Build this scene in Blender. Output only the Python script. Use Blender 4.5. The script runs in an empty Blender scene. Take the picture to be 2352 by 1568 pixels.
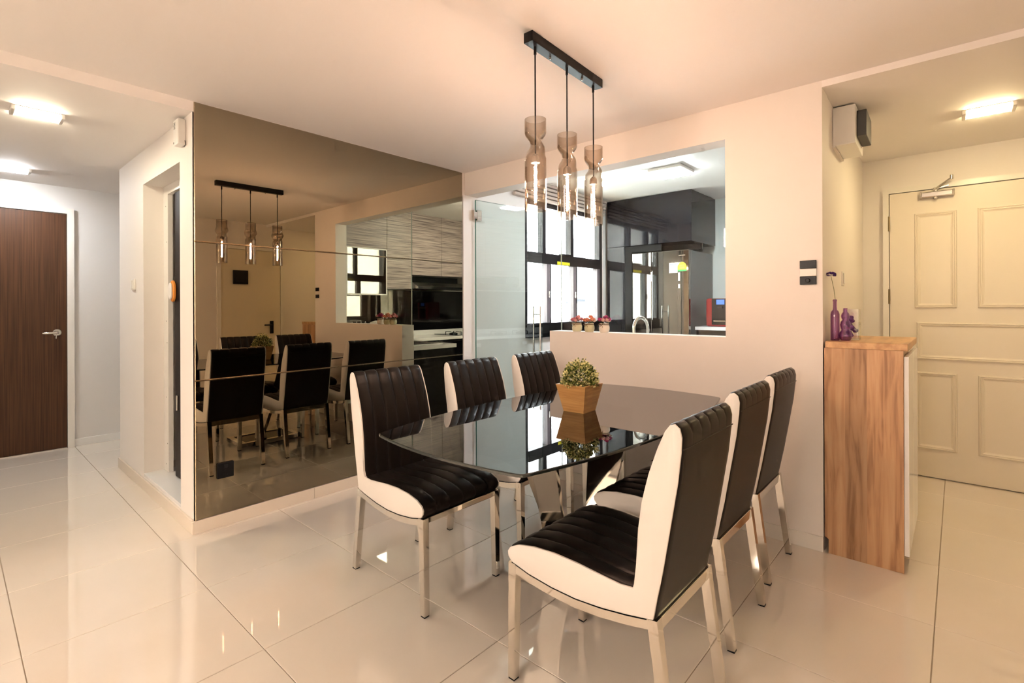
import bpy, bmesh, math, random
from mathutils import Vector, Matrix
random.seed(7)
C = bpy.context.scene.collection
sc = bpy.context.scene
PI = math.pi

# ------------------------------------------------------------------ camera
F_PX, CX, HY, YAW, ROLL, CAM_H = 1157.8, 1145.04, 703.19, math.radians(42.3425), 0.0037, 1.2448
cam_d = bpy.data.cameras.new('camera')
cam = bpy.data.objects.new('camera', cam_d); C.objects.link(cam)
cam_d.sensor_fit = 'HORIZONTAL'; cam_d.sensor_width = 36.0
cam_d.lens = F_PX / 2352 * 36.0
cam_d.shift_x = (1176 - CX) / 2352
cam_d.shift_y = -(784 - HY) / 2352
cam_d.clip_start = 0.02
_f = Vector((-math.sin(YAW), math.cos(YAW), 0)); _r = Vector((math.cos(YAW), math.sin(YAW), 0)); _u = Vector((0, 0, 1))
cr = _r * math.cos(ROLL) - _u * math.sin(ROLL); cu = _u * math.cos(ROLL) + _r * math.sin(ROLL)
cam.matrix_world = Matrix(((cr.x, cu.x, -_f.x, 0), (cr.y, cu.y, -_f.y, 0), (cr.z, cu.z, -_f.z, CAM_H), (0, 0, 0, 1)))
sc.camera = cam

# ------------------------------------------------------------------ world, view
sc.view_settings.view_transform = 'Standard'; sc.view_settings.look = 'None'
sc.view_settings.gamma = 1.0; sc.view_settings.use_curve_mapping = False
sc.view_settings.exposure = 0.58
wd = bpy.data.worlds.new('sky'); sc.world = wd; wd.use_nodes = True
bgn = wd.node_tree.nodes['Background']
bgn.inputs['Color'].default_value = (0.93, 0.96, 1.0, 1); bgn.inputs['Strength'].default_value = 26.0
sc.cycles.use_denoising = True
sc.cycles.max_bounces = 6; sc.cycles.diffuse_bounces = 4; sc.cycles.glossy_bounces = 4
sc.cycles.use_adaptive_sampling = True; sc.cycles.adaptive_threshold = 0.08; sc.cycles.adaptive_min_samples = 16
sc.cycles.transparent_max_bounces = 16; sc.cycles.transmission_bounces = 4
sc.cycles.caustics_reflective = False; sc.cycles.caustics_refractive = False
sc.cycles.sample_clamp_indirect = 14.0

# lamp brightness (diffuser radiance) and colours
L_PEND, C_PEND = 1000.0, (1.0, 0.70, 0.56)
L_HALL1, C_HALL1 = 108.0, (1.0, 0.89, 0.66)
L_HALL2, C_HALL2 = 132.0, (0.95, 0.97, 1.0)
L_FOYER, C_FOYER = 100.0, (1.0, 0.78, 0.42)
L_FILL, C_FILL = 132.0, (1.0, 0.84, 0.71)  # fill lamps added out of view in the living room
L_KITCHEN, C_KITCHEN = 115.0, (0.93, 0.97, 1.0)

# ------------------------------------------------------------------ materials
def pmat(name, col, rough=0.5, metal=0.0, spec=0.5, ior=1.5, coat=0.0, coat_rough=0.03, emit=None, emit_s=0.0):
    m = bpy.data.materials.new(name); m.use_nodes = True
    b = m.node_tree.nodes['Principled BSDF']
    b.inputs['Base Color'].default_value = (*col, 1)
    b.inputs['Roughness'].default_value = rough; b.inputs['Metallic'].default_value = metal
    b.inputs['Specular IOR Level'].default_value = spec; b.inputs['IOR'].default_value = ior
    b.inputs['Coat Weight'].default_value = coat; b.inputs['Coat Roughness'].default_value = coat_rough
    if emit:
        b.inputs['Emission Color'].default_value = (*emit, 1); b.inputs['Emission Strength'].default_value = emit_s
    return m
def nodes(m): return m.node_tree.nodes, m.node_tree.links, m.node_tree.nodes['Principled BSDF']
def add_noise_colour(m, c1, c2, scale=(1, 1, 1), nscale=5.0, detail=4.0, lo=0.35, hi=0.65, distort=0.0, rough=0.55):
    n, l, b = nodes(m)
    tc = n.new('ShaderNodeTexCoord'); mp = n.new('ShaderNodeMapping'); mp.inputs['Scale'].default_value = scale
    tx = n.new('ShaderNodeTexNoise'); tx.inputs['Scale'].default_value = nscale; tx.inputs['Detail'].default_value = detail
    tx.inputs['Distortion'].default_value = distort; tx.inputs['Roughness'].default_value = rough
    cr_ = n.new('ShaderNodeValToRGB'); cr_.color_ramp.elements[0].position = lo; cr_.color_ramp.elements[1].position = hi
    cr_.color_ramp.elements[0].color = (*c1, 1); cr_.color_ramp.elements[1].color = (*c2, 1)
    l.new(tc.outputs['Object'], mp.inputs['Vector']); l.new(mp.outputs['Vector'], tx.inputs['Vector'])
    l.new(tx.outputs['Fac'], cr_.inputs['Fac']); l.new(cr_.outputs['Color'], b.inputs['Base Color'])
    return tx, cr_, mp
def add_bump(m, scale=(1, 1, 1), nscale=100.0, strength=0.1, dist=0.002, detail=3.0):
    n, l, b = nodes(m)
    tc = n.new('ShaderNodeTexCoord'); mp = n.new('ShaderNodeMapping'); mp.inputs['Scale'].default_value = scale
    tx = n.new('ShaderNodeTexNoise'); tx.inputs['Scale'].default_value = nscale; tx.inputs['Detail'].default_value = detail
    bp = n.new('ShaderNodeBump'); bp.inputs['Strength'].default_value = strength; bp.inputs['Distance'].default_value = dist
    l.new(tc.outputs['Object'], mp.inputs['Vector']); l.new(mp.outputs['Vector'], tx.inputs['Vector'])
    l.new(tx.outputs['Fac'], bp.inputs['Height']); l.new(bp.outputs['Normal'], b.inputs['Normal'])
def thin_glass(name, tint, gloss=(1, 1, 1), rough=0.0, ior=1.45, edge=None, base_refl=0.0):
    """a thin pane: transparent with a tint, plus a Fresnel reflection; edge = darker tint at grazing angles"""
    m = bpy.data.materials.new(name); m.use_nodes = True
    n, l = m.node_tree.nodes, m.node_tree.links
    n.remove(n['Principled BSDF']); out = n['Material Output']
    tr = n.new('ShaderNodeBsdfTransparent'); tr.inputs['Color'].default_value = (*tint, 1)
    gl = n.new('ShaderNodeBsdfGlossy'); gl.inputs['Color'].default_value = (*gloss, 1); gl.inputs['Roughness'].default_value = rough
    fr = n.new('ShaderNodeFresnel'); fr.inputs['IOR'].default_value = ior
    geo = n.new('ShaderNodeNewGeometry')
    ior_mix = n.new('ShaderNodeMix'); ior_mix.data_type = 'FLOAT'
    ior_mix.inputs['A'].default_value = ior; ior_mix.inputs['B'].default_value = 1.0 / ior
    l.new(geo.outputs['Backfacing'], ior_mix.inputs['Factor'])
    inv = n.new('ShaderNodeMath'); inv.operation = 'ADD'; inv.inputs[1].default_value = base_refl; inv.use_clamp = True
    fr2 = n.new('ShaderNodeFresnel'); l.new(ior_mix.outputs['Result'], fr2.inputs['IOR'])
    # Cycles' Fresnel node already inverts the IOR on back faces: feed it the inverse there so both sides act alike
    l.new(fr2.outputs['Fac'], inv.inputs[0])
    mx = n.new('ShaderNodeMixShader'); l.new(inv.outputs[0], mx.inputs['Fac']); l.new(tr.outputs[0], mx.inputs[1]); l.new(gl.outputs[0], mx.inputs[2])
    if edge:
        lw = n.new('ShaderNodeLayerWeight'); lw.inputs['Blend'].default_value = 0.35
        cm = n.new('ShaderNodeMix'); cm.data_type = 'RGBA'
        cm.inputs['A'].default_value = (*tint, 1); cm.inputs['B'].default_value = (*edge, 1)
        l.new(lw.outputs['Facing'], cm.inputs['Factor']); l.new(cm.outputs['Result'], tr.inputs['Color'])
    n.remove(fr)
    l.new(mx.outputs[0], out.inputs['Surface'])
    return m
def emitter(name, col, s):
    return pmat(name, (0.9, 0.9, 0.9), 0.6, emit=col, emit_s=s)

WALL = pmat('wall_paint', (0.80, 0.755, 0.71), 0.6); add_bump(WALL, nscale=220, strength=0.06, dist=0.001)
WALL_GREY = pmat('hall_paint', (0.74, 0.72, 0.70), 0.6)
CEIL = pmat('ceiling_paint', (0.86, 0.825, 0.80), 0.7)
WHITE_PAINT = pmat('white_paint', (0.83, 0.82, 0.80), 0.45)
TRIM = pmat('white_gloss_trim', (0.82, 0.79, 0.73), 0.25)
TILE = pmat('polished_tile', (0.82, 0.75, 0.66), 0.02, spec=0.5, coat=0.75, coat_rough=0.008)
add_noise_colour(TILE, (0.815, 0.735, 0.635), (0.845, 0.775, 0.685), nscale=1.3, detail=3)
TILE_KERB = pmat('baseboard_tile', (0.78, 0.69, 0.58), 0.12)
GROUT = pmat('grout', (0.36, 0.29, 0.21), 0.8)
MARBLE = pmat('white_marble', (0.86, 0.86, 0.86), 0.08)
MIRROR = pmat('bronze_mirror', (0.335, 0.285, 0.20), 0.0, metal=1.0); MIRROR.node_tree.nodes['Principled BSDF'].inputs['Roughness'].default_value = 0.0
EDGE_GLASS = pmat('bevel_edge', (0.40, 0.33, 0.23), 0.25, metal=1.0)
CHROME = pmat('chrome', (0.72, 0.69, 0.63), 0.06, metal=1.0)
STEEL = pmat('brushed_steel', (0.62, 0.60, 0.57), 0.22, metal=1.0)
BRASS = pmat('dark_brass', (0.30, 0.24, 0.14), 0.35, metal=1.0)
RUBBER = pmat('black_rubber', (0.010, 0.010, 0.010), 0.5, spec=0.12)
LEATHER = pmat('black_leatherette', (0.010, 0.0075, 0.006), 0.36, spec=0.18); add_bump(LEATHER, nscale=600, strength=0.12, dist=0.0006)
LEATHER_W = pmat('white_leatherette', (0.75, 0.71, 0.665), 0.42); add_bump(LEATHER_W, nscale=600, strength=0.08, dist=0.0005)
BLACK = pmat('black_metal', (0.009, 0.009, 0.010), 0.4, spec=0.25)
BLACK_PLASTIC = pmat('black_plastic', (0.008, 0.008, 0.009), 0.25, spec=0.25)
WHITE_PLASTIC = pmat('white_plastic', (0.80, 0.78, 0.74), 0.35)
GREY_PLASTIC = pmat('dark_grey_plastic', (0.05, 0.05, 0.048), 0.5)
BLACK_GLOSS = pmat('black_lacquer', (0.010, 0.010, 0.013), 0.05, spec=0.4, ior=1.5)
BLACK_GLASS = pmat('black_glass', (0.008, 0.008, 0.009), 0.02, spec=0.5, ior=1.5)
FRIDGE_GLASS = pmat('dark_mirror_glass', (0.22, 0.21, 0.19), 0.03, metal=1.0)
FRIDGE_SIDE = pmat('grey_fridge_side', (0.10, 0.11, 0.115), 0.4)
WIN_FRAME = pmat('black_aluminium', (0.018, 0.016, 0.018), 0.3)
WHITE_STONE = pmat('white_quartz', (0.82, 0.82, 0.82), 0.15)
RED = pmat('red_plastic', (0.30, 0.01, 0.015), 0.2)
SCREEN = pmat('blue_screen', (0.02, 0.05, 0.3), 0.2, emit=(0.08, 0.2, 0.9), emit_s=1.2)
LED_FRAME = pmat('white_frame', (0.9, 0.9, 0.9), 0.3)
MIRROR_CLEAR = pmat('smoked_mirror_door', (0.20, 0.195, 0.185), 0.0, metal=1.0)
BACKSPLASH = pmat('smoked_backsplash', (0.20, 0.185, 0.16), 0.01, metal=1.0)
PALE_GLASS = pmat('pale_green_backpainted_glass', (0.62, 0.70, 0.69), 0.05)
BLIND = pmat('beige_blind', (0.60, 0.52, 0.46), 0.7)
PAPER = pmat('paper_towel', (0.85, 0.84, 0.82), 0.9)
ORANGE = pmat('orange_rim', (0.75, 0.28, 0.04), 0.6)
BRISTLE = pmat('pale_bristle', (0.78, 0.76, 0.74), 0.9)
BLUE = pmat('blue_cloth', (0.01, 0.22, 0.50), 0.7)
YELLOW = pmat('yellow_print', (0.85, 0.78, 0.03), 0.5)
GREEN_P = pmat('green_print', (0.05, 0.45, 0.10), 0.5)
PRINT_GREY = pmat('grey_print', (0.25, 0.28, 0.36), 0.6)
EXT_WALL = pmat('exterior_white_render', (0.85, 0.84, 0.82), 0.8)
EXT_WIN = pmat('exterior_window_grey', (0.035, 0.035, 0.04), 0.7, spec=0.1)

TABLE_GLASS = thin_glass('smoked_table_glass', (0.022, 0.021, 0.019), (0.92, 0.93, 0.94), 0.0, 1.85, base_refl=0.08)
TABLE_EDGE = pmat('glass_edge', (0.02, 0.025, 0.022), 0.08, spec=0.8)
CLEAR_GLASS = thin_glass('clear_glass', (0.93, 0.965, 0.955), (1, 1, 1), 0.0, 1.42)
DOOR_GLASS = thin_glass('green_tinted_door_glass', (0.86, 0.925, 0.915), (0.95, 1, 1), 0.0, 1.5, base_refl=0.05)
GLASS_EDGE = pmat('green_glass_edge', (0.03, 0.16, 0.12), 0.1)
SMOKE_GLASS = thin_glass('smoky_amber_glass', (0.91, 0.87, 0.83), (1, 0.97, 0.93), 0.0, 1.6, edge=(0.58, 0.51, 0.44), base_refl=0.02)
BULB_GLASS = thin_glass('clear_bulb', (0.98, 0.96, 0.93), (1, 1, 1), 0.0, 1.3)
PURPLE_GLASS = thin_glass('purple_glass', (0.80, 0.64, 0.84), (1, 0.9, 1), 0.0, 1.5, edge=(0.45, 0.22, 0.52), base_refl=0.02)
VASE_GLASS = thin_glass('clear_vase', (0.90, 0.90, 0.86), (1, 1, 1), 0.0, 1.5, edge=(0.55, 0.56, 0.5), base_refl=0.02)
PURPLE_STONE = pmat('purple_stone', (0.07, 0.008, 0.10), 0.1)
FLOWER_PURPLE = pmat('purple_flower', (0.045, 0.008, 0.13), 0.7)
STEM = pmat('stem_green', (0.10, 0.13, 0.04), 0.6)

# timber
DARK_WOOD = pmat('dark_walnut', (0.10, 0.045, 0.022), 0.45, spec=0.3)
add_noise_colour(DARK_WOOD, (0.046, 0.018, 0.008), (0.110, 0.046, 0.020), scale=(1, 55, 0.8), nscale=2.0, detail=5, lo=0.3, hi=0.7)
CAB_WOOD = pmat('acacia_laminate', (0.55, 0.30, 0.14), 0.4)
def plank_wood(m, c1, c2, c3):
    """vertical staves along object X, each with its own tone, and long vertical grain"""
    n, l, b = nodes(m)
    tc = n.new('ShaderNodeTexCoord'); sep = n.new('ShaderNodeSeparateXYZ'); l.new(tc.outputs['Object'], sep.inputs[0])
    ml = n.new('ShaderNodeMath'); ml.operation = 'MULTIPLY'; ml.inputs[1].default_value = 11.5; l.new(sep.outputs['X'], ml.inputs[0])
    fl = n.new('ShaderNodeMath'); fl.operation = 'FLOOR'; l.new(ml.outputs[0], fl.inputs[0])
    wn = n.new('ShaderNodeTexWhiteNoise'); wn.noise_dimensions = '1D'; l.new(fl.outputs[0], wn.inputs['W'])
    mp = n.new('ShaderNodeMapping'); mp.inputs['Scale'].default_value = (16, 4, 1.15); l.new(tc.outputs['Object'], mp.inputs['Vector'])
    ad = n.new('ShaderNodeVectorMath'); ad.operation = 'ADD'; l.new(mp.outputs['Vector'], ad.inputs[0]); l.new(wn.outputs['Color'], ad.inputs[1])
    sc_ = n.new('ShaderNodeVectorMath'); sc_.operation = 'SCALE'; sc_.inputs['Scale'].default_value = 1.0; l.new(ad.outputs[0], sc_.inputs[0])
    nz = n.new('ShaderNodeTexNoise'); nz.inputs['Scale'].default_value = 2.2; nz.inputs['Detail'].default_value = 5; nz.inputs['Distortion'].default_value = 0.6
    l.new(sc_.outputs[0], nz.inputs['Vector'])
    r = n.new('ShaderNodeValToRGB'); e = r.color_ramp.elements
    e[0].position = 0.32; e[0].color = (*c1, 1); e[1].position = 0.68; e[1].color = (*c3, 1)
    k = r.color_ramp.elements.new(0.46); k.color = (*c2, 1); l.new(nz.outputs['Fac'], r.inputs['Fac'])
    hs = n.new('ShaderNodeHueSaturation'); l.new(r.outputs['Color'], hs.inputs['Color'])
    mr = n.new('ShaderNodeMapRange'); mr.inputs['To Min'].default_value = 0.80; mr.inputs['To Max'].default_value = 1.14
    l.new(wn.outputs['Value'], mr.inputs['Value']); l.new(mr.outputs['Result'], hs.inputs['Value'])
    l.new(hs.outputs['Color'], b.inputs['Base Color'])
plank_wood(CAB_WOOD, (0.30, 0.15, 0.068), (0.49, 0.275, 0.135), (0.58, 0.36, 0.195))
CAB_TOP_WOOD = pmat('acacia_top', (0.58, 0.33, 0.15), 0.4)
add_noise_colour(CAB_TOP_WOOD, (0.45, 0.24, 0.10), (0.66, 0.40, 0.19), scale=(12, 1.5, 12), nscale=2.0, detail=4)
BAMBOO = pmat('bamboo', (0.55, 0.30, 0.10), 0.45)
add_noise_colour(BAMBOO, (0.42, 0.205, 0.06), (0.62, 0.35, 0.125), scale=(5, 5, 70), nscale=1.6, detail=4, lo=0.3, hi=0.7)
KITCHEN_WOOD = pmat('zebrano_laminate', (0.35, 0.28, 0.26), 0.4)
add_noise_colour(KITCHEN_WOOD, (0.13, 0.095, 0.09), (0.50, 0.43, 0.40), scale=(3, 1.0, 42), nscale=2.2, detail=5, lo=0.34, hi=0.62, distort=0.5)
DOOR_PAINT = pmat('cream_door_gloss', (0.78, 0.71, 0.60), 0.34); add_bump(DOOR_PAINT, scale=(30, 30, 3), nscale=3.0, strength=0.12, dist=0.002)
DOOR_PAINT_PLAIN = pmat('cream_steel_door', (0.74, 0.66, 0.50), 0.35)
LEAF_DARK = pmat('leaf_green', (0.075, 0.125, 0.022), 0.55)
LEAF_PALE = pmat('leaf_cream', (0.78, 0.72, 0.33), 0.6)
LEAF_MID = pmat('leaf_mid', (0.32, 0.36, 0.09), 0.55)
CERAMIC = [pmat('sage_cream_ceramic', (0.60, 0.57, 0.38), 0.25), pmat('olive_cream_ceramic', (0.55, 0.53, 0.33), 0.25), pmat('white_ceramic', (0.80, 0.73, 0.63), 0.25)]
PETALS = [[pmat('petal_pink', (0.80, 0.44, 0.43), 0.7), pmat('petal_rose', (0.66, 0.22, 0.26), 0.7)],
          [pmat('petal_orange', (0.84, 0.34, 0.20), 0.7), pmat('petal_peach', (0.86, 0.55, 0.42), 0.7)],
          [pmat('petal_magenta', (0.50, 0.05, 0.20), 0.7), pmat('petal_blush', (0.84, 0.50, 0.47), 0.7)]]
TWINE = pmat('brown_twine', (0.16, 0.10, 0.05), 0.9)

# ------------------------------------------------------------------ mesh helpers
def NB(): return bmesh.new()
def box(bm, x0, x1, y0, y1, z0, z1, mi=0):
    v = [bm.verts.new(p) for p in ((x0, y0, z0), (x1, y0, z0), (x1, y1, z0), (x0, y1, z0), (x0, y0, z1), (x1, y0, z1), (x1, y1, z1), (x0, y1, z1))]
    for q in ((0, 3, 2, 1), (4, 5, 6, 7), (0, 1, 5, 4), (1, 2, 6, 5), (2, 3, 7, 6), (3, 0, 4, 7)):
        f = bm.faces.new([v[i] for i in q]); f.material_index = mi
    return v
def bbox(bm, x0, x1, y0, y1, z0, z1, b=0.004, seg=2):
    t = bmesh.new(); box(t, x0, x1, y0, y1, z0, z1)
    bmesh.ops.bevel(t, geom=list(t.edges), offset=b, segments=seg, profile=0.5, affect='EDGES')
    merge(bm, t)
def merge(bm, t, mat=None):
    me = bpy.data.meshes.new('tmp'); t.to_mesh(me); t.free()
    if mat is not None: me.transform(mat)
    bm.from_mesh(me); bpy.data.meshes.remove(me)
def prism(bm, poly, z0, z1, mi=0):
    a = [bm.verts.new((x, y, z0)) for x, y in poly]; b = [bm.verts.new((x, y, z1)) for x, y in poly]; n = len(poly)
    fs = [bm.faces.new(list(reversed(a))), bm.faces.new(b)]
    for i in range(n): fs.append(bm.faces.new((a[i], a[(i + 1) % n], b[(i + 1) % n], b[i])))
    for f in fs: f.material_index = mi
def lathe(bm, prof, seg=24, cx=0, cy=0, closed=False):
    rings = []
    for r, z in prof:
        if r < 1e-6: rings.append([bm.verts.new((cx, cy, z))])
        else: rings.append([bm.verts.new((cx + r * math.cos(2 * PI * i / seg), cy + r * math.sin(2 * PI * i / seg), z)) for i in range(seg)])
    for a, b in zip(rings, rings[1:]):
        for i in range(seg):
            j = (i + 1) % seg
            if len(a) == 1 and len(b) == 1: continue
            if len(a) == 1: bm.faces.new((a[0], b[j], b[i]))
            elif len(b) == 1: bm.faces.new((a[i], a[j], b[0]))
            else: bm.faces.new((a[i], a[j], b[j], b[i]))
    return rings
def tube(bm, pts, r, seg=8, caps=True):
    pts = [Vector(p) for p in pts]; rings = []
    up = Vector((0, 0, 1)); prev = None
    for i, p in enumerate(pts):
        d = (pts[min(i + 1, len(pts) - 1)] - pts[max(i - 1, 0)]).normalized()
        if prev is None:
            a = up if abs(d.dot(up)) < 0.9 else Vector((1, 0, 0))
            n = d.cross(a).normalized()
        else:
            n = (prev - d * prev.dot(d)).normalized()
        prev = n; b = d.cross(n)
        rr = r[i] if isinstance(r, (list, tuple)) else r
        rings.append([bm.verts.new(p + (n * math.cos(2 * PI * k / seg) + b * math.sin(2 * PI * k / seg)) * rr) for k in range(seg)])
    for a, b in zip(rings, rings[1:]):
        for k in range(seg): bm.faces.new((a[k], a[(k + 1) % seg], b[(k + 1) % seg], b[k]))
    if caps: bm.faces.new(list(reversed(rings[0]))); bm.faces.new(rings[-1])
def bar(bm, p0, p1, w, h, w1=None, h1=None):
    """rectangular bar from p0 to p1; w across (horizontal), h the other way"""
    p0, p1 = Vector(p0), Vector(p1); d = (p1 - p0).normalized()
    a = Vector((0, 0, 1)) if abs(d.z) < 0.8 else Vector((0, 1, 0))
    s = d.cross(a).normalized(); t = s.cross(d)
    w1 = w if w1 is None else w1; h1 = h if h1 is None else h1
    q = []
    for p, ww, hh in ((p0, w, h), (p1, w1, h1)):
        q.append([bm.verts.new(p + s * sx * ww / 2 + t * sz * hh / 2) for sx, sz in ((-1, -1), (1, -1), (1, 1), (-1, 1))])
    bm.faces.new(list(reversed(q[0]))); bm.faces.new(q[1])
    for i in range(4): bm.faces.new((q[0][i], q[0][(i + 1) % 4], q[1][(i + 1) % 4], q[1][i]))
def blob(bm, c, r, sz=(1, 1, 1), sub=2, jitter=0.0):
    t = bmesh.new(); bmesh.ops.create_icosphere(t, subdivisions=sub, radius=r)
    for v in t.verts:
        k = 1 + random.uniform(-jitter, jitter); v.co = Vector((v.co.x * sz[0] * k, v.co.y * sz[1] * k, v.co.z * sz[2] * k)) + Vector(c)
    merge(bm, t)

def obj(name, bm, mats, parent=None, smooth=False, loc=None, sharp=35):
    me = bpy.data.meshes.new(name)
    bmesh.ops.recalc_face_normals(bm, faces=list(bm.faces)); bm.to_mesh(me); bm.free()
    for m in (mats if isinstance(mats, (list, tuple)) else [mats]): me.materials.append(m)
    if smooth:
        me.polygons.foreach_set('use_smooth', [True] * len(me.polygons)); me.set_sharp_from_angle(angle=math.radians(sharp))
    o = bpy.data.objects.new(name, me); C.objects.link(o)
    if parent is not None: o.parent = parent
    if loc is not None: o.location = loc
    return o
def tag(o, label, cat=None, group=None, kind=None):
    if label: o['label'] = label
    if cat: o['category'] = cat
    if group: o['group'] = group
    if kind: o['kind'] = kind
    return o
def thing(name, label, cat, loc=(0, 0, 0), rotz=0.0, group=None, kind=None):
    o = bpy.data.objects.new(name, None); C.objects.link(o)
    o.location = loc; o.rotation_euler = (0, 0, rotz); o.empty_display_size = 0.1
    return tag(o, label, cat, group, kind)
def part(name, parent, mat, *boxes, bevel=0.0, smooth=False):
    bm = NB()
    for b in boxes:
        if bevel: bbox(bm, *b, b=bevel)
        else: box(bm, *b)
    return obj(name, bm, mat, parent, smooth)
def struct(name, mat, *boxes, label=None, parent=None):
    o = part(name, parent, mat, *boxes)
    if parent is None: tag(o, label, None, None, 'structure')
    return o
def dup(root, loc, rotz, label):
    r = root.copy(); C.objects.link(r); r.location = loc; r.rotation_euler = (0, 0, rotz); r['label'] = label
    for ch in list(root.children):
        c = ch.copy(); C.objects.link(c); c.parent = r
        for g in ch.children:
            d = g.copy(); C.objects.link(d); d.parent = c
    return r

# ------------------------------------------------------------------ key planes (metres; camera stands at x = y = 0)
XM, YF, YH, XD, XR, ZC = -3.104, 2.985, 0.918, -5.882, -0.505, 2.378
YB = 3.125           # kitchen side of the dividing wall
ZH, ZFO, ZK = 2.322, 2.345, 2.47
YD, XE = 4.80, 0.86  # entrance wall, right-hand wall
KY1, KYB, KXR = 5.27, 5.98, -0.62
YLV, XLV = -5.2, -3.104

# ------------------------------------------------------------------ floor
fl = struct('floor', GROUT, (-6.2, 1.1, -5.5, 6.2, -0.10, -0.0035), label='polished cream floor tiles laid in a square grid')
bmt = NB(); bbox(bmt, 0, 0.597, 0, 0.597, -0.010, 0.0, b=0.0012, seg=1)
tile_me = None
for i in range(-6, 8):
    for j in range(-9, 11):
        x, y = -3.0701 + 0.6 * i + 0.0015, 0.1799 + 0.6 * j + 0.0015
        if x > 0.9 or x + 0.6 < -5.95: continue
        if x + 0.6 < XM - 0.05 and (y < -0.95 or y > 2.4): continue
        if tile_me is None:
            t = obj('floor_tile', bmt, TILE, fl); tile_me = t.data
        else:
            t = bpy.data.objects.new('floor_tile', tile_me); C.objects.link(t); t.parent = fl
        t.location = (x, y, 0)

# ------------------------------------------------------------------ walls and ceilings
# mirror wall (solid block between dining area and store room)
struct('wall_left', WALL, (XM - 0.12, XM - 0.006, YH, YB, 0, 2.6), label='wall behind the tinted mirror')
# hall wall with the store-room doorway
DX0, DX1, DZ0, DZ1 = -4.14, -3.335, 0.10, 2.09
struct('wall_hall', WALL, (-4.84, DX0, YH, YH + 0.12, 0, 2.6), (DX1, XM - 0.006, YH - 0.0005, YH + 0.12, 0, 2.6), (DX0, DX1, YH, YH + 0.12, DZ1, 2.6),
       (DX0, DX1, YH, YH + 0.12, 0, 0.085), (-4.84, -4.72, YH + 0.12, 2.5, 0, 2.6), label='hall wall with the store room doorway')
struct('wall_store', WALL_GREY, (-4.72, XM - 0.12, 2.3, 2.42, 0, 2.6), label='back wall of the store room')
struct('wall_hall_end', WALL_GREY, (XD - 0.15, XD, -0.75, 2.62, 0, 2.6), label='pale grey hall end wall around the timber door')
struct('wall_hall_north', WALL_GREY, (XD, -4.84, 2.5, 2.62, 0, 2.6), label='closed end of the hall')
struct('wall_hall_south', WALL_GREY, (XD, XM, -0.75, -0.6, 0, 2.6), label='south wall of the hall')
struct('wall_living_left', WALL, (XM - 0.12, XM, YLV, -0.75, 0, 2.6), label='living room side wall')
struct('wall_front', WALL, (XM - 0.12, XE, YLV - 0.12, YLV, 0, 2.6), label='living room wall behind the camera')
struct('wall_right', WALL, (XE, XE + 0.12, YLV, YD + 0.12, 0, 2.6), label='cream wall holding the plain steel door')
# dividing wall with pass-through and kitchen doorway
PX0, PX1, PZ0, PZ1 = -2.212, -0.975, 1.064, 2.188
struct('wall_back', WALL, (XM, PX1, YF, YB, PZ1, 2.6), (PX0, PX1, YF, YB, 0, PZ0), (PX1, XR, YF, YB, 0, 2.6), label='dining wall with pass-through window and kitchen doorway')
bm = NB(); prism(bm, [(XR, YF + 0.001), (-0.543, YD), (-0.543, YD + 0.12), (KXR, YD + 0.12), (KXR, YF + 0.001)], 0, 2.6)
tag(obj('wall_foyer', bm, WALL), 'foyer side wall above the wooden cabinet', kind='structure')
struct('wall_entrance', WALL, (KXR, XE, YD, YD + 0.12, 0, 2.6), label='entrance wall around the panelled front door')
# kitchen shell; the left wall is opened for the window
WY0, WY1, WZ0, WZ1 = 3.79, 5.24, 0.955, 2.30
struct('wall_kitchen_left', WHITE_PAINT, (XM - 0.12, XM, YB, WY0, 0, 2.6), (XM - 0.12, XM, WY1, KYB, 0, 2.6), (XM - 0.12, XM, WY0, WY1, 0, WZ0), (XM - 0.12, XM, WY0, WY1, WZ1, 2.6),
       label='white kitchen wall around the black window')
struct('wall_kitchen_back', PALE_GLASS, (XM, KXR, KYB, KYB + 0.12, 0, 2.6), label='pale green kitchen wall behind the fridge')
struct('wall_kitchen_right', WHITE_PAINT, (KXR, KXR + 0.012, YB, KYB, 0, 2.6), label='kitchen wall behind the upper cabinets')
struct('wall_kitchen_right_end', WHITE_PAINT, (KXR + 0.012, KXR + 0.1, YD + 0.12, KYB + 0.12, 0, 2.6), label='kitchen wall past the foyer')
# ceilings
struct('ceiling', CEIL, (XM, XE, YLV, YF, ZC, 2.6), label='dining ceiling')
struct('ceiling_hall', CEIL, (XD, XM, -0.6, 2.5, ZH, 2.6), label='lowered hall ceiling with two lamps')
bm = NB(); prism(bm, [(XR, YF), (XE, YF), (XE, YD), (-0.543, YD)], ZFO, 2.599)
tag(obj('ceiling_foyer', bm, CEIL), 'lowered foyer ceiling', kind='structure')
struct('ceiling_kitchen', WHITE_PAINT, (XM, KXR, YB, KYB, ZK, 2.6), label='white kitchen ceiling')
struct('roof_slab', CEIL, (-6.2, 1.1, -5.5, 6.2, 2.6, 2.7), label='slab above the rooms')
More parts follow.
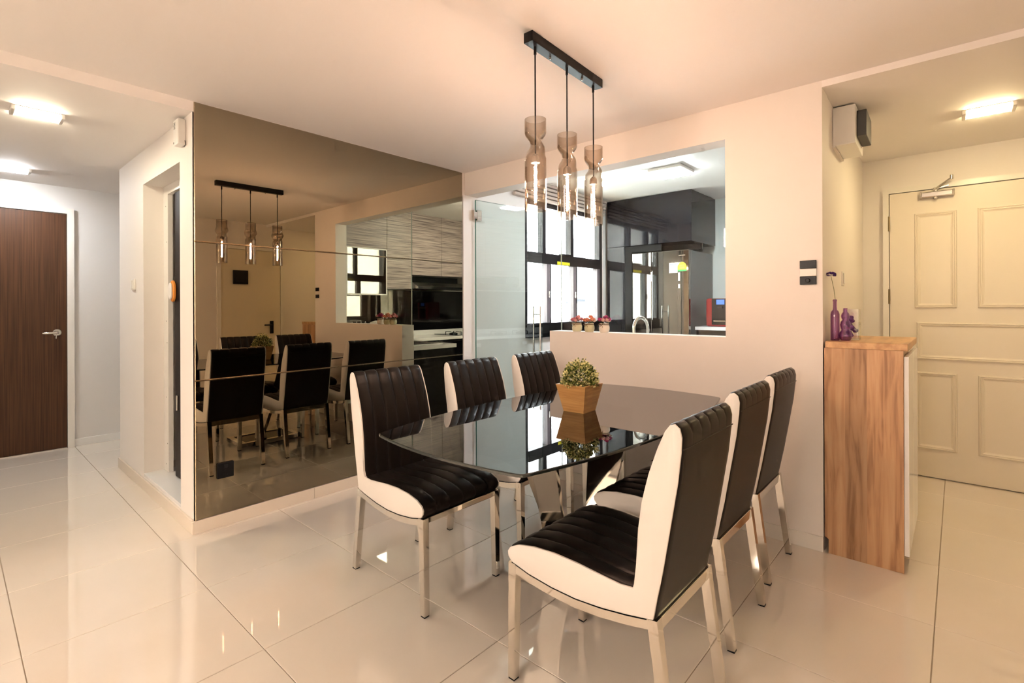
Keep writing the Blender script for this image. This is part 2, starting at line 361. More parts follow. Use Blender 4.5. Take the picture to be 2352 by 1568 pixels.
# baseboards
def baseboard(name, *bs, mat=TILE_KERB, label=None):
    bm = NB()
    for b in bs: bbox(bm, *b, b=0.0015, seg=1)
    return tag(obj(name, bm, mat), label, kind='structure')
bb = baseboard('baseboard_left', (XM - 0.004, XM + 0.010, YH - 0.012, 1.612, 0, 0.070), (XM - 0.004, XM + 0.010, 1.6135, 2.210, 0, 0.070), (XM - 0.004, XM + 0.010, 2.2115, YF, 0, 0.070), label='cream tile baseboard under the mirror')
baseboard('baseboard_hall', (-4.852, XM - 0.004, YH - 0.012, YH - 0.0006, 0, 0.075), (-4.852, -4.84, YH - 0.0006, 2.5, 0, 0.075), label='cream tile baseboard of the hall wall')
baseboard('baseboard_end', (XD, XD + 0.012, 0.775, 2.5, 0, 0.065), mat=WHITE_PAINT, label='white baseboard beside the timber door')
baseboard('baseboard_back', (PX0, XR, YF - 0.012, YF - 0.0006, 0, 0.075), mat=TRIM, label='white baseboard of the dining wall')
# kitchen doorway jamb lining beside the mirror
struct('trim_1', WHITE_PAINT, (XM - 0.006, XM + 0.012, 2.955, YB + 0.02, 0, PZ1), label='white lining of the kitchen doorway')
struct('trim_2', MARBLE, (DX0, DX1, YH - 0.0004, YH + 0.3, 0.085, 0.105), label='white marble step of the store room doorway')

# ------------------------------------------------------------------ tinted mirror (three panes one above the other)
mir = thing('wall_mirror', 'large bronze tinted mirror of three stacked panes on the dining wall', 'mirror', (XM, 0.922, 0.071))
MH = (2.376 - 0.071) / 3; ML = 2.953 - 0.922
for k in range(3):
    bm = NB(); z0, z1 = k * MH + 0.0004, (k + 1) * MH - 0.0004
    # pane with bevelled rim: front face inset 6 mm
    v = [bm.verts.new(p) for p in ((0.001, 0, z0), (0.001, ML, z0), (0.001, ML, z1), (0.001, 0, z1))]
    w = [bm.verts.new(p) for p in ((0.0055, 0.004, z0 + 0.004), (0.0055, ML - 0.004, z0 + 0.004), (0.0055, ML - 0.004, z1 - 0.004), (0.0055, 0.004, z1 - 0.004))]
    u = [bm.verts.new(p) for p in ((-0.005, 0, z0), (-0.005, ML, z0), (-0.005, ML, z1), (-0.005, 0, z1))]
    bm.faces.new(w); bm.faces.new(list(reversed(u)))
    for i in range(4):
        f = bm.faces.new((v[i], v[(i + 1) % 4], w[(i + 1) % 4], w[i])); f.material_index = 1
        f = bm.faces.new((u[i], u[(i + 1) % 4], v[(i + 1) % 4], v[i])); f.material_index = 1
    obj('pane', bm, [MIRROR, EDGE_GLASS], mir)

# black power socket on the mirror
t = thing('power_socket', 'black power socket low on the tinted mirror', 'socket', (XM + 0.0058, 1.075, 0.318))
part('plate', t, RUBBER, (0, 0.010, -0.044, 0.044, -0.044, 0.044), bevel=0.003)
part('rocker', t, BLACK, (0.0095, 0.0135, -0.010, 0.010, 0.012, 0.032), bevel=0.002)
for dy, dz in ((0, -0.004), (-0.012, -0.026), (0.012, -0.026)):
    part('pin_hole', t, RUBBER, (0.0098, 0.0108, dy - 0.004, dy + 0.004, dz - 0.005, dz + 0.005))

# ------------------------------------------------------------------ dining chairs
PB = [(0.0, .392), (-.012, .45), (-.028, .53), (-.050, .66), (-.070, .78), (-.079, .86), (-.081, .90), (-.075, .924), (-.060, .936), (-.044, .931), (-.030, .912),
      (-.008, .86), (.016, .79), (.036, .71), (.047, .63), (.052, .55), (.055, .49), (.062, .463)]
PS = [(.062, .463), (.10, .461), (.16, .467), (.24, .476), (.32, .480), (.40, .476), (.46, .465), (.495, .448), (.507, .430), (.504, .412), (.490, .395)]
PBOT = [(.490, .395), (.42, .377), (.33, .365), (.245, .361), (.16, .366), (.08, .377), (0.0, .392)]
def cw(s): return 0.405 + 0.045 * s / 0.49
def ribbon(path, groove, t_in=0.03, nch=6):
    """upholstered band along path (s,z), across the chair's width; groove[i] = depth of the channel seams at path point i"""
    bm = NB(); ys = []
    for c in range(nch):
        a, b = -1 + 2 * c / nch, -1 + 2 * (c + 1) / nch; w = b - a
        for q in (0.0, 0.05, 0.2, 0.5, 0.8, 0.95): ys.append((a + w * q, q))
    ys.append((1.0, 0.0))
    P = [Vector((p[0], p[1])) for p in path]; rows = []
    for i, p in enumerate(P):
        d = (P[min(i + 1, len(P) - 1)] - P[max(i - 1, 0)]).normalized(); nrm = Vector((-d.y, d.x))
        row = []
        for k, (y, q) in enumerate(ys):
            dep = {0.0: 1.0, 0.05: 0.5, 0.95: 0.5, 0.2: 0.12, 0.8: 0.12, 0.5: 0.0}[q] * groove[i]
            e = abs(y)
            if e > 0.999: dep = 0.010
            elif e > 0.98: dep = 0.004
            pp = p - nrm * dep
            row.append(bm.verts.new((pp.x, y * cw(p.x) / 2, pp.y)))
        rows.append(row)
    for a, b in zip(rows, rows[1:]):
        for k in range(len(ys) - 1): bm.faces.new((a[k], a[k + 1], b[k + 1], b[k]))
    return bm, rows
def make_chair(label):
    t = thing('dining_chair', label, 'chair', group='dining chairs around the glass table')
    path = list(reversed(PB)) ; n = len(path)
    # PB reversed runs from inner corner up the front, over the top, down the rear; outward normal must face out
    gr = []
    for (s, z) in path:
        i = path.index((s, z)); gr.append(0.005 if i <= 9 else (0.004 if i == 10 else 0.0))
    def flip(bm): return bm
    # outward offset sign: path going up the front -> normal (-dz, ds) points to -s (inwards), so walk the other way
    bmB, _ = ribbon(PB, list(reversed(gr)))
    obj('backrest', bmB, LEATHER, t, True, sharp=60)
    bmS, _ = ribbon(PS, [0.002, 0.004] + [0.005] * 7 + [0.004, 0.002])
    obj('seat', bmS, LEATHER, t, True, sharp=60)
    # horizontal seam across the rear, just below the top roll
    bm = NB(); hw = cw(-.07) / 2 - 0.004
    tube(bm, [(-0.0796, -hw, 0.868), (-0.0796, hw, 0.868)], 0.0018, 6); obj('seam', bm, LEATHER, t, True)
    bm = NB(); hw = cw(0) / 2 - 0.004
    for i in range(len(PBOT) - 1):
        a, b = PBOT[i], PBOT[i + 1]
        q = [bm.verts.new((a[0], -cw(a[0]) / 2 + .004, a[1])), bm.verts.new((a[0], cw(a[0]) / 2 - .004, a[1])), bm.verts.new((b[0], cw(b[0]) / 2 - .004, b[1])), bm.verts.new((b[0], -cw(b[0]) / 2 + .004, b[1]))]
        bm.faces.new(q)
    obj('underside', bm, BLACK, t)
    outline = PB + PS[1:] + PBOT[1:-1]
    for sgn in (-1, 1):
        bm = NB(); P = [Vector(p) for p in outline]; N = len(P)
        def ring(inset, off):
            r = []
            for i in range(N):
                d = (P[(i + 1) % N] - P[i - 1]).normalized(); nrm = Vector((-d.y, d.x))
                pp = P[i] - nrm * inset
                r.append(bm.verts.new((pp.x, sgn * (cw(P[i].x) / 2 + off), pp.y)))
            return r
        r0, r1, r2 = ring(0.0035, -0.012), ring(0.0035, 0.0005), ring(0.010, 0.004)
        for a, b in ((r0, r1), (r1, r2)):
            for i in range(N): bm.faces.new((a[i], a[(i + 1) % N], b[(i + 1) % N], b[i]))
        f = bm.faces.new(r2); bmesh.ops.triangulate(bm, faces=[f])
        obj('side_panel', bm, LEATHER_W, t, True, sharp=50)
    # chrome frame
    for sgn in (-1, 1):
        bm = NB(); q = []
        for (s, z) in PBOT:
            y = sgn * (cw(s) / 2 - 0.011)
            q.append([bm.verts.new((s, y + dy, z + dz)) for dy, dz in ((-0.011, -0.026), (0.011, -0.026), (0.011, -0.001), (-0.011, -0.001))])
        for a, b in zip(q, q[1:]):
            for i in range(4): bm.faces.new((a[i], a[(i + 1) % 4], b[(i + 1) % 4], b[i]))
        obj('side_rail', bm, CHROME, t)
    part('front_rail', t, CHROME, (.476, .498, -cw(.49) / 2 + .01, cw(.49) / 2 - .01, .370, .394), bevel=0.002)
    part('rear_rail', t, CHROME, (-.008, .012, -cw(0) / 2 + .01, cw(0) / 2 - .01, .356, .391), bevel=0.002)
    for sgn in (-1, 1):
        bm = NB(); y = sgn * (cw(.49) / 2 - .015)
        bar(bm, (.487, y, .393), (.494, y, .006), .030, .030, .026, .026)
        l_ = obj('leg', bm, CHROME, t); part('foot_cap', l_, RUBBER, (.482, .506, y - .012, y + .012, 0, .007))
        bm = NB(); y = sgn * (cw(0) / 2 - .015)
        bar(bm, (.006, y, .392), (-.045, y, .006), .030, .030, .026, .026)
        l_ = obj('leg', bm, CHROME, t); part('foot_cap', l_, RUBBER, (-.058, -.033, y - .012, y + .012, 0, .007))
    return t
chairs = [(-2.080, 1.505, 0, 'black and white chair by the mirror, nearest the camera in its row'),
          (-2.058, 2.085, 0, 'black and white chair by the mirror, middle one of its row'),
          (-2.050, 2.655, 0, 'black and white chair in front of the glass kitchen door'),
          (-0.610, 1.490, PI, 'front chair with its back to the cabinet side, largest in view'),
          (-0.651, 2.095, PI, 'middle chair of the row on the wooden cabinet side'),
          (-0.676, 2.660, PI, 'far chair close to the dining wall near the wooden cabinet')]
proto = None
for (x, y, a, lab) in chairs:
    if proto is None:
        proto = make_chair(lab); proto.location = (x, y, 0); proto.rotation_euler = (0, 0, a)
    else: dup(proto, (x, y, 0), a, lab)

# ------------------------------------------------------------------ glass dining table
TCX, TCY = -1.312, 1.975
tb = thing('dining_table', 'black glass dining table with bowed edges on polished chrome base', 'table', (TCX, TCY, 0))
def top_outline(inset=0.0, seg=14):
    hx, hy, bx, by, rc = 0.366 - inset, 0.838 - inset, 0.112, 0.045, 0.02
    pts = []
    for i in range(seg): q = -1 + 2 * i / seg; pts.append((q * hx, -hy - by * (1 - q * q)))
    for i in range(seg): q = -1 + 2 * i / seg; pts.append((hx + bx * (1 - q * q), q * hy))
    for i in range(seg): q = 1 - 2 * i / seg; pts.append((q * hx, hy + by * (1 - q * q)))
    for i in range(seg): q = 1 - 2 * i / seg; pts.append((-hx - bx * (1 - q * q), q * hy))
    out = []
    corner = {0, seg, 2 * seg, 3 * seg}
    for i, p in enumerate(pts):      # clip the four corners a little
        if i in corner:
            a, b = Vector(pts[i - 1]), Vector(pts[(i + 1) % len(pts)]); p = Vector(p)
            out.append(tuple(p + (a - p).normalized() * rc)); out.append(tuple(p + ((a + b) / 2 - p) * 0.10)); out.append(tuple(p + (b - p).normalized() * rc))
        else: out.append(p)
    return out
bm = NB(); o0, o1 = top_outline(), top_outline(0.003)
v = [bm.verts.new((x, y, 0.750)) for x, y in o1]; bm.faces.new(v)
obj('glass_top', bm, TABLE_GLASS, tb)
bm = NB(); n = len(o0)
a = [bm.verts.new((x, y, 0.750)) for x, y in o1]; b = [bm.verts.new((x, y, 0.7475)) for x, y in o0]; c = [bm.verts.new((x, y, 0.740)) for x, y in o0]
for i in range(n):
    j = (i + 1) % n
    bm.faces.new((a[i], a[j], b[j], b[i])); bm.faces.new((b[i], b[j], c[j], c[i]))
obj('glass_edge', bm, TABLE_EDGE, tb)
# base: floor frame with black inset plate, two leaning polished plates, top ring
bx0, bx1, by0, by1 = -1.535 - TCX, -1.18 - TCX, 1.752 - TCY, 2.30 - TCY
part('base_bar', tb, CHROME, (bx0, bx1, by0, by0 + .05, 0.004, .040), bevel=.003)
part('base_bar', tb, CHROME, (bx0, bx1, by1 - .05, by1, 0.004, .040), bevel=.003)
part('base_bar', tb, CHROME, (bx0, bx0 + .04, by0 + .05, by1 - .05, 0.004, .040), bevel=.003)
part('base_bar', tb, CHROME, (bx1 - .04, bx1, by0 + .05, by1 - .05, 0.004, .040), bevel=.003)
part('base_plate', tb, BLACK_GLASS, (bx0 + .04, bx1 - .04, by0 + .05, by1 - .05, 0.006, .034))
for k, (yt, yb_) in enumerate(((-0.22, 0.03), (0.30, 0.06))):
    bm = NB(); xm = (bx0 + bx1) / 2 + (-0.06 if k == 0 else 0.07)
    h0, h1 = 0.034, 0.738
    P = []
    for q in range(9):                      # leaning plate with a folded, tapering foot
        u_ = q / 8; z = h0 + (h1 - h0) * u_
        y = yb_ + (yt - yb_) * u_; w = 0.10 + 0.17 * abs(u_ - 0.32) ** 0.8
        tw = 0.35 * (1 - u_)
        P.append((z, y, w, tw))
    rows = []
    for (z, y, w, tw) in P:
        cx_, sx_ = math.cos(tw), math.sin(tw)
        rows.append([bm.verts.new((xm + cx_ * ex * w - sx_ * ey, y + sx_ * ex * w + cx_ * ey, z)) for ex, ey in ((-0.5, -0.014), (0.5, -0.014), (0.5, 0.014), (-0.5, 0.014))])
    for r0, r1 in zip(rows, rows[1:]):
        for i in range(4): bm.faces.new((r0[i], r0[(i + 1) % 4], r1[(i + 1) % 4], r1[i]))
    bm.faces.new(list(reversed(rows[0]))); bm.faces.new(rows[-1])
    obj('leg', bm, CHROME, tb, True, sharp=50)
for sy in (-0.22, 0.30):
    bm = NB(); lathe(bm, [(0.0, .7395), (.035, .7395), (.035, .732), (0, .732)], 20, (bx0 + bx1) / 2, sy); obj('glass_pad', bm, STEEL, tb, True)

# potted plant on the table
pl = thing('potted_plant', 'square bamboo pot with a small green and cream shrub on the glass table', 'plant', (-1.325, 2.02, 0.7505), math.radians(1.5))
bm = NB(); hb, ht, ph = 0.054, 0.080, 0.128
for sx, sy in ((1, 0), (0, 1), (-1, 0), (0, -1)):
    pass
o_ = [bm.verts.new((sx * hb, sy * hb, 0)) for sx, sy in ((-1, -1), (1, -1), (1, 1), (-1, 1))]
p_ = [bm.verts.new((sx * ht, sy * ht, ph)) for sx, sy in ((-1, -1), (1, -1), (1, 1), (-1, 1))]
q_ = [bm.verts.new((sx * (ht - .008), sy * (ht - .008), ph)) for sx, sy in ((-1, -1), (1, -1), (1, 1), (-1, 1))]
r_ = [bm.verts.new((sx * (ht - .014), sy * (ht - .014), ph - .02)) for sx, sy in ((-1, -1), (1, -1), (1, 1), (-1, 1))]
bm.faces.new(list(reversed(o_))); bm.faces.new(r_)
for A, B in ((o_, p_), (p_, q_), (q_, r_)):
    for i in range(4): bm.faces.new((A[i], A[(i + 1) % 4], B[(i + 1) % 4], B[i]))
obj('pot', bm, BAMBOO, pl)
bm = NB(); rnd = random.Random(3)
for k in range(2600):
    th, ph_ = rnd.uniform(0, 2 * PI), math.acos(rnd.uniform(-0.15, 1)); rr = rnd.uniform(0.62, 1.0) ** 0.6 * rnd.uniform(0.9, 1.05)
    lump = 1 + 0.10 * math.sin(5 * th + 2) * math.sin(4 * ph_)
    c_ = Vector((math.sin(ph_) * math.cos(th) * .088, math.sin(ph_) * math.sin(th) * .088, math.cos(ph_) * .112)) * rr * lump + Vector((0, 0, .128))
    if c_.z < .118: continue
    d = (Vector((math.cos(th), math.sin(th), 0.6)) + Vector((rnd.uniform(-.8, .8), rnd.uniform(-.8, .8), rnd.uniform(-.6, .8)))).normalized()
    s = d.cross(Vector((rnd.uniform(-1, 1), rnd.uniform(-1, 1), rnd.uniform(-1, 1)))).normalized()
    ln, wd_ = rnd.uniform(.009, .016), rnd.uniform(.0032, .0052)
    vs = [bm.verts.new(c_ - d * ln * .5), bm.verts.new(c_ + s * wd_), bm.verts.new(c_ + d * ln * .5), bm.verts.new(c_ - s * wd_)]
    f = bm.faces.new(vs); q = rnd.random()
    f.material_index = (1 if q < 0.50 else 2 if q < 0.74 else 0) if rr > .8 else (0 if q < .6 else 2)
fo = obj('foliage', bm, [LEAF_DARK, LEAF_PALE, LEAF_MID], pl); fo['kind'] = 'stuff'
bm = NB()
for k in range(16):
    th = rnd.uniform(0, 2 * PI); r0 = rnd.uniform(.01, .05)
    tube(bm, [(0.4 * r0 * math.cos(th), 0.4 * r0 * math.sin(th), .105), (r0 * math.cos(th), r0 * math.sin(th), .17), (1.4 * r0 * math.cos(th), 1.4 * r0 * math.sin(th), .215)], .0012, 5)
obj('twigs', bm, STEM, pl)

# ------------------------------------------------------------------ pendant lamp with three smoked glass shades
LAMPS = [(-1.312, 1.674), (-1.321, 1.920), (-1.333, 2.165)]
pend = thing('pendant_lamp', 'black bar pendant lamp with three twisted smoked glass shades over the table', 'lamp', (LAMPS[1][0], LAMPS[1][1], ZC))
ang = math.atan2(LAMPS[2][0] - LAMPS[0][0], LAMPS[2][1] - LAMPS[0][1])
bm = NB(); t_ = bmesh.new(); box(t_, -.0225, .0225, -.298, .298, -.043, 0)
bmesh.ops.bevel(t_, geom=list(t_.edges), offset=.0012, segments=1, affect='EDGES'); merge(bm, t_, Matrix.Rotation(-ang, 4, 'Z'))
cb = obj('ceiling_bar', bm, BLACK, pend)
for q in (-.135, .135):
    bm = NB(); lathe(bm, [(0, -.056), (.004, -.055), (.004, -.048), (.0055, -.048), (.0055, -.043)], 10, -math.sin(-ang) * q * 0 + math.sin(ang) * q, q); obj('cap_nut', bm, CHROME, cb, True)
FIL = emitter('glowing_filament', C_PEND, L_PEND)
def shade_mesh():
    bm = NB(); seg = 40; rows = []
    H_ = [(2.029, 0), (1.995, 0), (1.972, 0), (1.962, .12), (1.950, .45), (1.938, .80), (1.926, 1), (1.914, 1), (1.902, .85), (1.888, .5), (1.874, .16), (1.864, 0), (1.82, 0), (1.75, 0), (1.69, 0), (1.645, 0)]
    base = math.atan2(_f.y, _f.x)
    for off in (0.0, -0.003):
        for (z, p_) in (H_ if off == 0 else list(reversed(H_))):
            row = []
            long_, short = .0455 + .016 * p_ + off, .0455 - .029 * p_ + off
            tw = base + (1.939 - z) * 14.0 * min(1.0, p_ * 1.5)
            for k in range(seg):
                a_ = 2 * PI * k / seg - tw
                x, y = long_ * math.cos(a_), short * math.sin(a_)
                row.append(bm.verts.new((x * math.cos(tw) - y * math.sin(tw), x * math.sin(tw) + y * math.cos(tw), z - ZC)))
            rows.append(row)
    rows.append(rows[0])
    for r0, r1 in zip(rows, rows[1:]):
        for k in range(seg): bm.faces.new((r0[k], r0[(k + 1) % seg], r1[(k + 1) % seg], r1[k]))
    return bm
for (lx, ly) in LAMPS:
    ox, oy = lx - LAMPS[1][0], ly - LAMPS[1][1]
    sh = obj('glass_shade', shade_mesh(), SMOKE_GLASS, pend, True, (ox, oy, 0), 70)
    bm = NB(); tube(bm, [(0, 0, -.043), (0, 0, 1.880 - ZC)], .0032, 8); cbl = obj('cable', bm, BLACK, pend, True, (ox, oy, 0))
    bm = NB(); lathe(bm, [(0, -.075), (.006, -.075), (.006, -.043), (0, -.043)], 12); obj('cable_gland', bm, BLACK, cbl, True)
    bm = NB(); lathe(bm, [(0, 1.885 - ZC), (.008, 1.884 - ZC), (.014, 1.878 - ZC), (.0185, 1.870 - ZC), (.0195, 1.852 - ZC), (.0195, 1.846 - ZC), (0, 1.846 - ZC)], 20)
    so = obj('lamp_socket', bm, STEEL, pend, True, (ox, oy, 0))
    bm = NB(); lathe(bm, [(.011, 1.846 - ZC), (.0155, 1.835 - ZC), (.0155, 1.70 - ZC), (.012, 1.685 - ZC), (.0, 1.678 - ZC)], 20)
    bu = obj('bulb', bm, BULB_GLASS, pend, True, (ox, oy, 0))
    bm = NB(); pts = [(.0045 * math.cos(q * 1.9), .0045 * math.sin(q * 1.9), 1.836 - ZC - .138 * q / 40) for q in range(41)]
    tube(bm, pts, .0026, 6); obj('filament', bm, FIL, bu, True)

# ------------------------------------------------------------------ ceiling lamps
def ceiling_lamp(name, label, loc, lx, ly, col, s, rot=0.0, h=.022, frame=WHITE_PLASTIC, group=None):
    """slim surface lamp: frosted diffuser between two end caps"""
    t = thing(name, label, 'lamp', loc, rot, group); a, b = lx / 2, ly / 2
    part('diffuser', t, emitter(name + '_light', col, s), (-a + .020, a - .020, -b + .006, b - .006, -h, -.005), bevel=.005)
    part('end_cap', t, frame, (-a, -a + .018, -b, b, -h - .004, 0), bevel=.003)
    part('end_cap', t, frame, (a - .018, a, -b, b, -h - .004, 0), bevel=.003)
    part('back_plate', t, frame, (-a + .018, a - .018, -b, b, -.005, 0))
    return t
ceiling_lamp('hall_ceiling_lamp', 'slim white ceiling lamp in the hall, the one nearer the dining area', (-3.745, .345, ZH), .22, .13, C_HALL1, L_HALL1, PI / 2, group='hall ceiling lamps')
ceiling_lamp('hall_ceiling_lamp', 'slim white ceiling lamp in the hall, close to the dark timber door', (-5.38, .345, ZH), .22, .13, C_HALL2, L_HALL2, PI / 2, group='hall ceiling lamps')
ceiling_lamp('foyer_ceiling_lamp', 'slim glowing ceiling lamp before the panelled front door', (.13, 3.95, ZFO), .22, .13, C_FOYER, L_FOYER, 0)
for k, (x, y, w) in enumerate(((-1.9, -3.1, 'beside the hall corner'), (-0.3, -3.1, 'near the right-hand wall'), (-1.9, -4.5, 'at the far end on the hall side'), (-0.3, -4.5, 'at the far end near the right-hand wall'))):  # unseen lamps added behind the camera to brighten the dining area
    ceiling_lamp('living_fill_lamp', 'added fill lamp in the living room ' + w, (x, y, ZC), .36, .30, C_FILL, L_FILL, 0, group='added living room fill lamps')
t = thing('kitchen_ceiling_lamp', 'white square ceiling lamp with frosted cover in the kitchen', 'lamp', (-1.905, 4.40, ZK))
part('housing', t, WHITE_PLASTIC, (-.155, .155, -.155, .155, -.03, 0), bevel=.012)
part('diffuser', t, emitter('kitchen_light', C_KITCHEN, L_KITCHEN), (-.130, .130, -.130, .130, -.048, -.0295), bevel=.008)

# ------------------------------------------------------------------ hall: dark timber door
d1 = thing('door_1', 'dark walnut hall door with chrome lever in a white frame', 'door', (XD, 0, 0), kind='structure')
dy0, dy1 = -0.12, 0.726
part('leaf', d1, DARK_WOOD, (.010, .030, dy0, dy1, .010, 2.075), bevel=.002)
part('frame', d1, TRIM, (.0005, .040, dy1 + .003, dy1 + .052, 0, 2.128), (.0005, .040, dy0 - .052, dy0 - .003, 0, 2.128), (.0005, .040, dy0 - .003, dy1 + .003, 2.080, 2.128))
part('stop_bead', d1, WHITE_PAINT, (.0005, .016, dy0 - .003, dy1 + .003, 2.0755, 2.0798))
part('threshold', d1, STEEL, (.0005, .034, dy0, dy1, .0005, .008))
bm = NB(); t_ = bmesh.new(); lathe(t_, [(0, 0), (.030, 0), (.030, .006), (.024, .012), (0, .012)], 24)
merge(bm, t_, Matrix.Translation((.030, .660, 1.028)) @ Matrix.Rotation(PI / 2, 4, 'Y'))
hn = obj('door_handle', bm, CHROME, d1, True)
bm = NB(); tube(bm, [(.040, .660, 1.028), (.075, .660, 1.028), (.083, .652, 1.028), (.085, .630, 1.028), (.085, .575, 1.027), (.083, .560, 1.026)], [.010, .010, .011, .0105, .0095, .006], 12); obj('lever', bm, CHROME, hn, True)
bm = NB(); tube(bm, [(.040, .655, 1.010), (.046, .653, .992), (.048, .652, .975)], [.006, .005, .0035], 10); obj('thumb_turn', bm, CHROME, hn, True)

# hall light switch, chime box
t = thing('light_switch', 'white light switch on the hall wall beside the store room doorway', 'switch', (-4.385, YH - .0006, 1.41))
part('plate', t, WHITE_PLASTIC, (-.043, .043, -.011, 0, -.043, .043), bevel=.003)
for dx in (-.019, .019): part('rocker', t, WHITE_PLASTIC, (dx - .015, dx + .015, -.017, -.011, -.030, .030), bevel=.003)
t = thing('door_chime', 'white slotted door chime box high on the hall wall beside the mirror', 'chime', (-3.262, YH - .0006, 2.235))
part('case', t, WHITE_PLASTIC, (-.045, .045, -.040, 0, -.072, .072), bevel=.006)
for k in range(5): part('slot', t, GREY_PLASTIC, (-.030, -.004, -.0412, -.0402, .020 + .008 * k, .0225 + .008 * k))
part('indicator', t, GREY_PLASTIC, (-.036, -.028, -.0412, -.0402, -.062, -.052))
bm = NB(); tube(bm, [(.0455, -.006, -.05), (.052, -.004, -.074), (.02, -.004, -.080)], .002, 6); obj('wire', bm, GREY_PLASTIC, t, True)

# store room: white frame, black folding door, things hanging inside
t = thing('store_folding_door', 'black folding door pushed aside in the white store room frame', 'door', (0, 0, 0))
part('frame', t, WHITE_PLASTIC, (DX0 - .10, DX0 + .10, YH + .1205, YH + .150, .106, 2.10), (DX0 + .10, DX1, YH + .1205, YH + .150, 2.030, 2.10))
part('leaf', t, RUBBER, (-4.012, -3.940, YH + .205, YH + .240, .110, 2.02), bevel=.003)
part('leaf', t, pmat('dark_brown_panel', (.010, .006, .006), .5, spec=.2), (-3.905, -3.700, YH + .125, YH + .160, .110, 2.02), bevel=.004)
part('latch', t, STEEL, (-3.845, -3.825, YH + .112, YH + .125, .56, .66), bevel=.003)
bm = NB()
for k, z in enumerate((.155, .30, .62, 1.0, 1.15, 1.7, 1.95)):
    t_ = bmesh.new(); lathe(t_, [(0, 0), (.004, 0), (.004, .001), (0, .001)], 10); merge(bm, t_, Matrix.Translation((DX0 + .055 + (.02 if k % 2 else 0), YH + .1205, z)) @ Matrix.Rotation(PI / 2, 4, 'X'))
obj('screw', bm, GREY_PLASTIC, t)
t = thing('scrubbing_brush', 'oval orange edged scrubbing brush hanging at the store room doorway', 'brush', (-3.905, YH + .115, 1.355))
bm = NB()
def oval(bm, rx, rz, y0, y1, waist=.0):
    seg = 28; rings = []
    for y, s in ((y0, .92), (y0 - .004, 1), (y1 + .004, 1), (y1, .92)):
        r = []
        for k in range(seg):
            a = 2 * PI * k / seg; w = 1 - waist * math.exp(-(math.sin(a) / .35) ** 2)
            r.append(bm.verts.new((rx * s * math.cos(a) * w, y, rz * s * math.sin(a))))
        rings.append(r)
    for a, b in zip(rings, rings[1:]):
        for k in range(seg): bm.faces.new((a[k], a[(k + 1) % seg], b[(k + 1) % seg], b[k]))
    bm.faces.new(rings[0]); bm.faces.new(list(reversed(rings[-1])))
oval(bm, .048, .072, .008, -.010, .12); obj('backing', bm, ORANGE, t, True)
bm = NB(); oval(bm, .034, .057, -.010, -.022, .12); obj('bristles', bm, BRISTLE, t, True)
t = thing('blue_mop_cloth', 'blue cloth hanging inside the store room', 'cloth', (-4.06, YH + .34, 0))
bm = NB(); rows = []
for k in range(9):
    z = 1.14 - .05 * k; w = .03 + .03 * math.sin(k * .9) ** 2 + .02 * (k > 4)
    rows.append([bm.verts.new((-w + .25 * w * q + .01 * math.sin(q + k), .012 * math.sin(q * 1.6 + k * .4), z)) for q in range(9)] + [bm.verts.new((-w + .25 * w * (8 - q), .03 + .012 * math.sin(q), z)) for q in range(9)])
for a, b in zip(rows, rows[1:]):
    for q in range(18): bm.faces.new((a[q], a[(q + 1) % 18], b[(q + 1) % 18], b[q]))
bm.faces.new(rows[0]); bm.faces.new(list(reversed(rows[-1]))); obj('cloth', bm, BLUE, t, True)
bm = NB(); tube(bm, [(.02, .02, .105), (.02, .02, 1.2)], .011, 10); obj('pole', bm, GREY_PLASTIC, t, True)

# ------------------------------------------------------------------ intercom plates on the dining wall
t = thing('doorbell_panel', 'black and white stacked switch panel on the dining wall beside the foyer', 'switch', (-.567, YF - .0006, 1.412))
part('upper_plate', t, BLACK_PLASTIC, (-.037, .037, -.010, 0, .020, .062), bevel=.002)
part('middle_plate', t, WHITE_PLASTIC, (-.037, .037, -.012, 0, -.019, .019), bevel=.002)
lo = part('lower_plate', t, BLACK_PLASTIC, (-.037, .037, -.010, 0, -.062, -.020), bevel=.002)
bm = NB(); t_ = bmesh.new(); lathe(t_, [(0, 0), (.011, 0), (.011, .006), (.008, .009), (0, .009)], 20); merge(bm, t_, Matrix.Translation((0, -.010, -.041)) @ Matrix.Rotation(PI / 2, 4, 'X')); obj('knob', bm, BLACK_PLASTIC, lo, True)

# ------------------------------------------------------------------ foyer: shoe cabinet and what stands on it
cab = thing('shoe_cabinet', 'tall wood grain shoe cabinet with white doors at the foyer corner', 'cabinet', (-.499, YF - .0008, 0))
bm = NB(); z0 = .075
v = [(.016, 0), (.312, 0), (.312, 1.030), (0.0, 1.030), (0.0, z0 + .006), (.008, z0), (.016, z0 - .006)]
a = [bm.verts.new((x, 0, z)) for x, z in v]; b = [bm.verts.new((x, .018, z)) for x, z in v]
bm.faces.new(a); bm.faces.new(list(reversed(b)))
for i in range(len(v)): bm.faces.new((a[i], a[(i + 1) % len(v)], b[(i + 1) % len(v)], b[i]))
obj('side_panel', bm, CAB_WOOD, cab)
bm = NB(); bbox(bm, .004, .328, 0, .675, 1.0305, 1.0625, b=.0015, seg=1); obj('top_panel', bm, CAB_TOP_WOOD, cab)
part('carcass', cab, CAB_TOP_WOOD, (.016, .294, .019, .672, .085, 1.029))
part('plinth', cab, CAB_TOP_WOOD, (.016, .270, .019, .660, .001, .084))
for y0, y1 in ((.012, .341), (.344, .672)): part('door', cab, pmat('white_gloss_door', (.86, .86, .86), .12), (.3125, .331, y0, y1, .078, 1.004), bevel=.002)
part('grip_rail', cab, CAB_TOP_WOOD, (.296, .310, .019, .672, 1.006, 1.029))

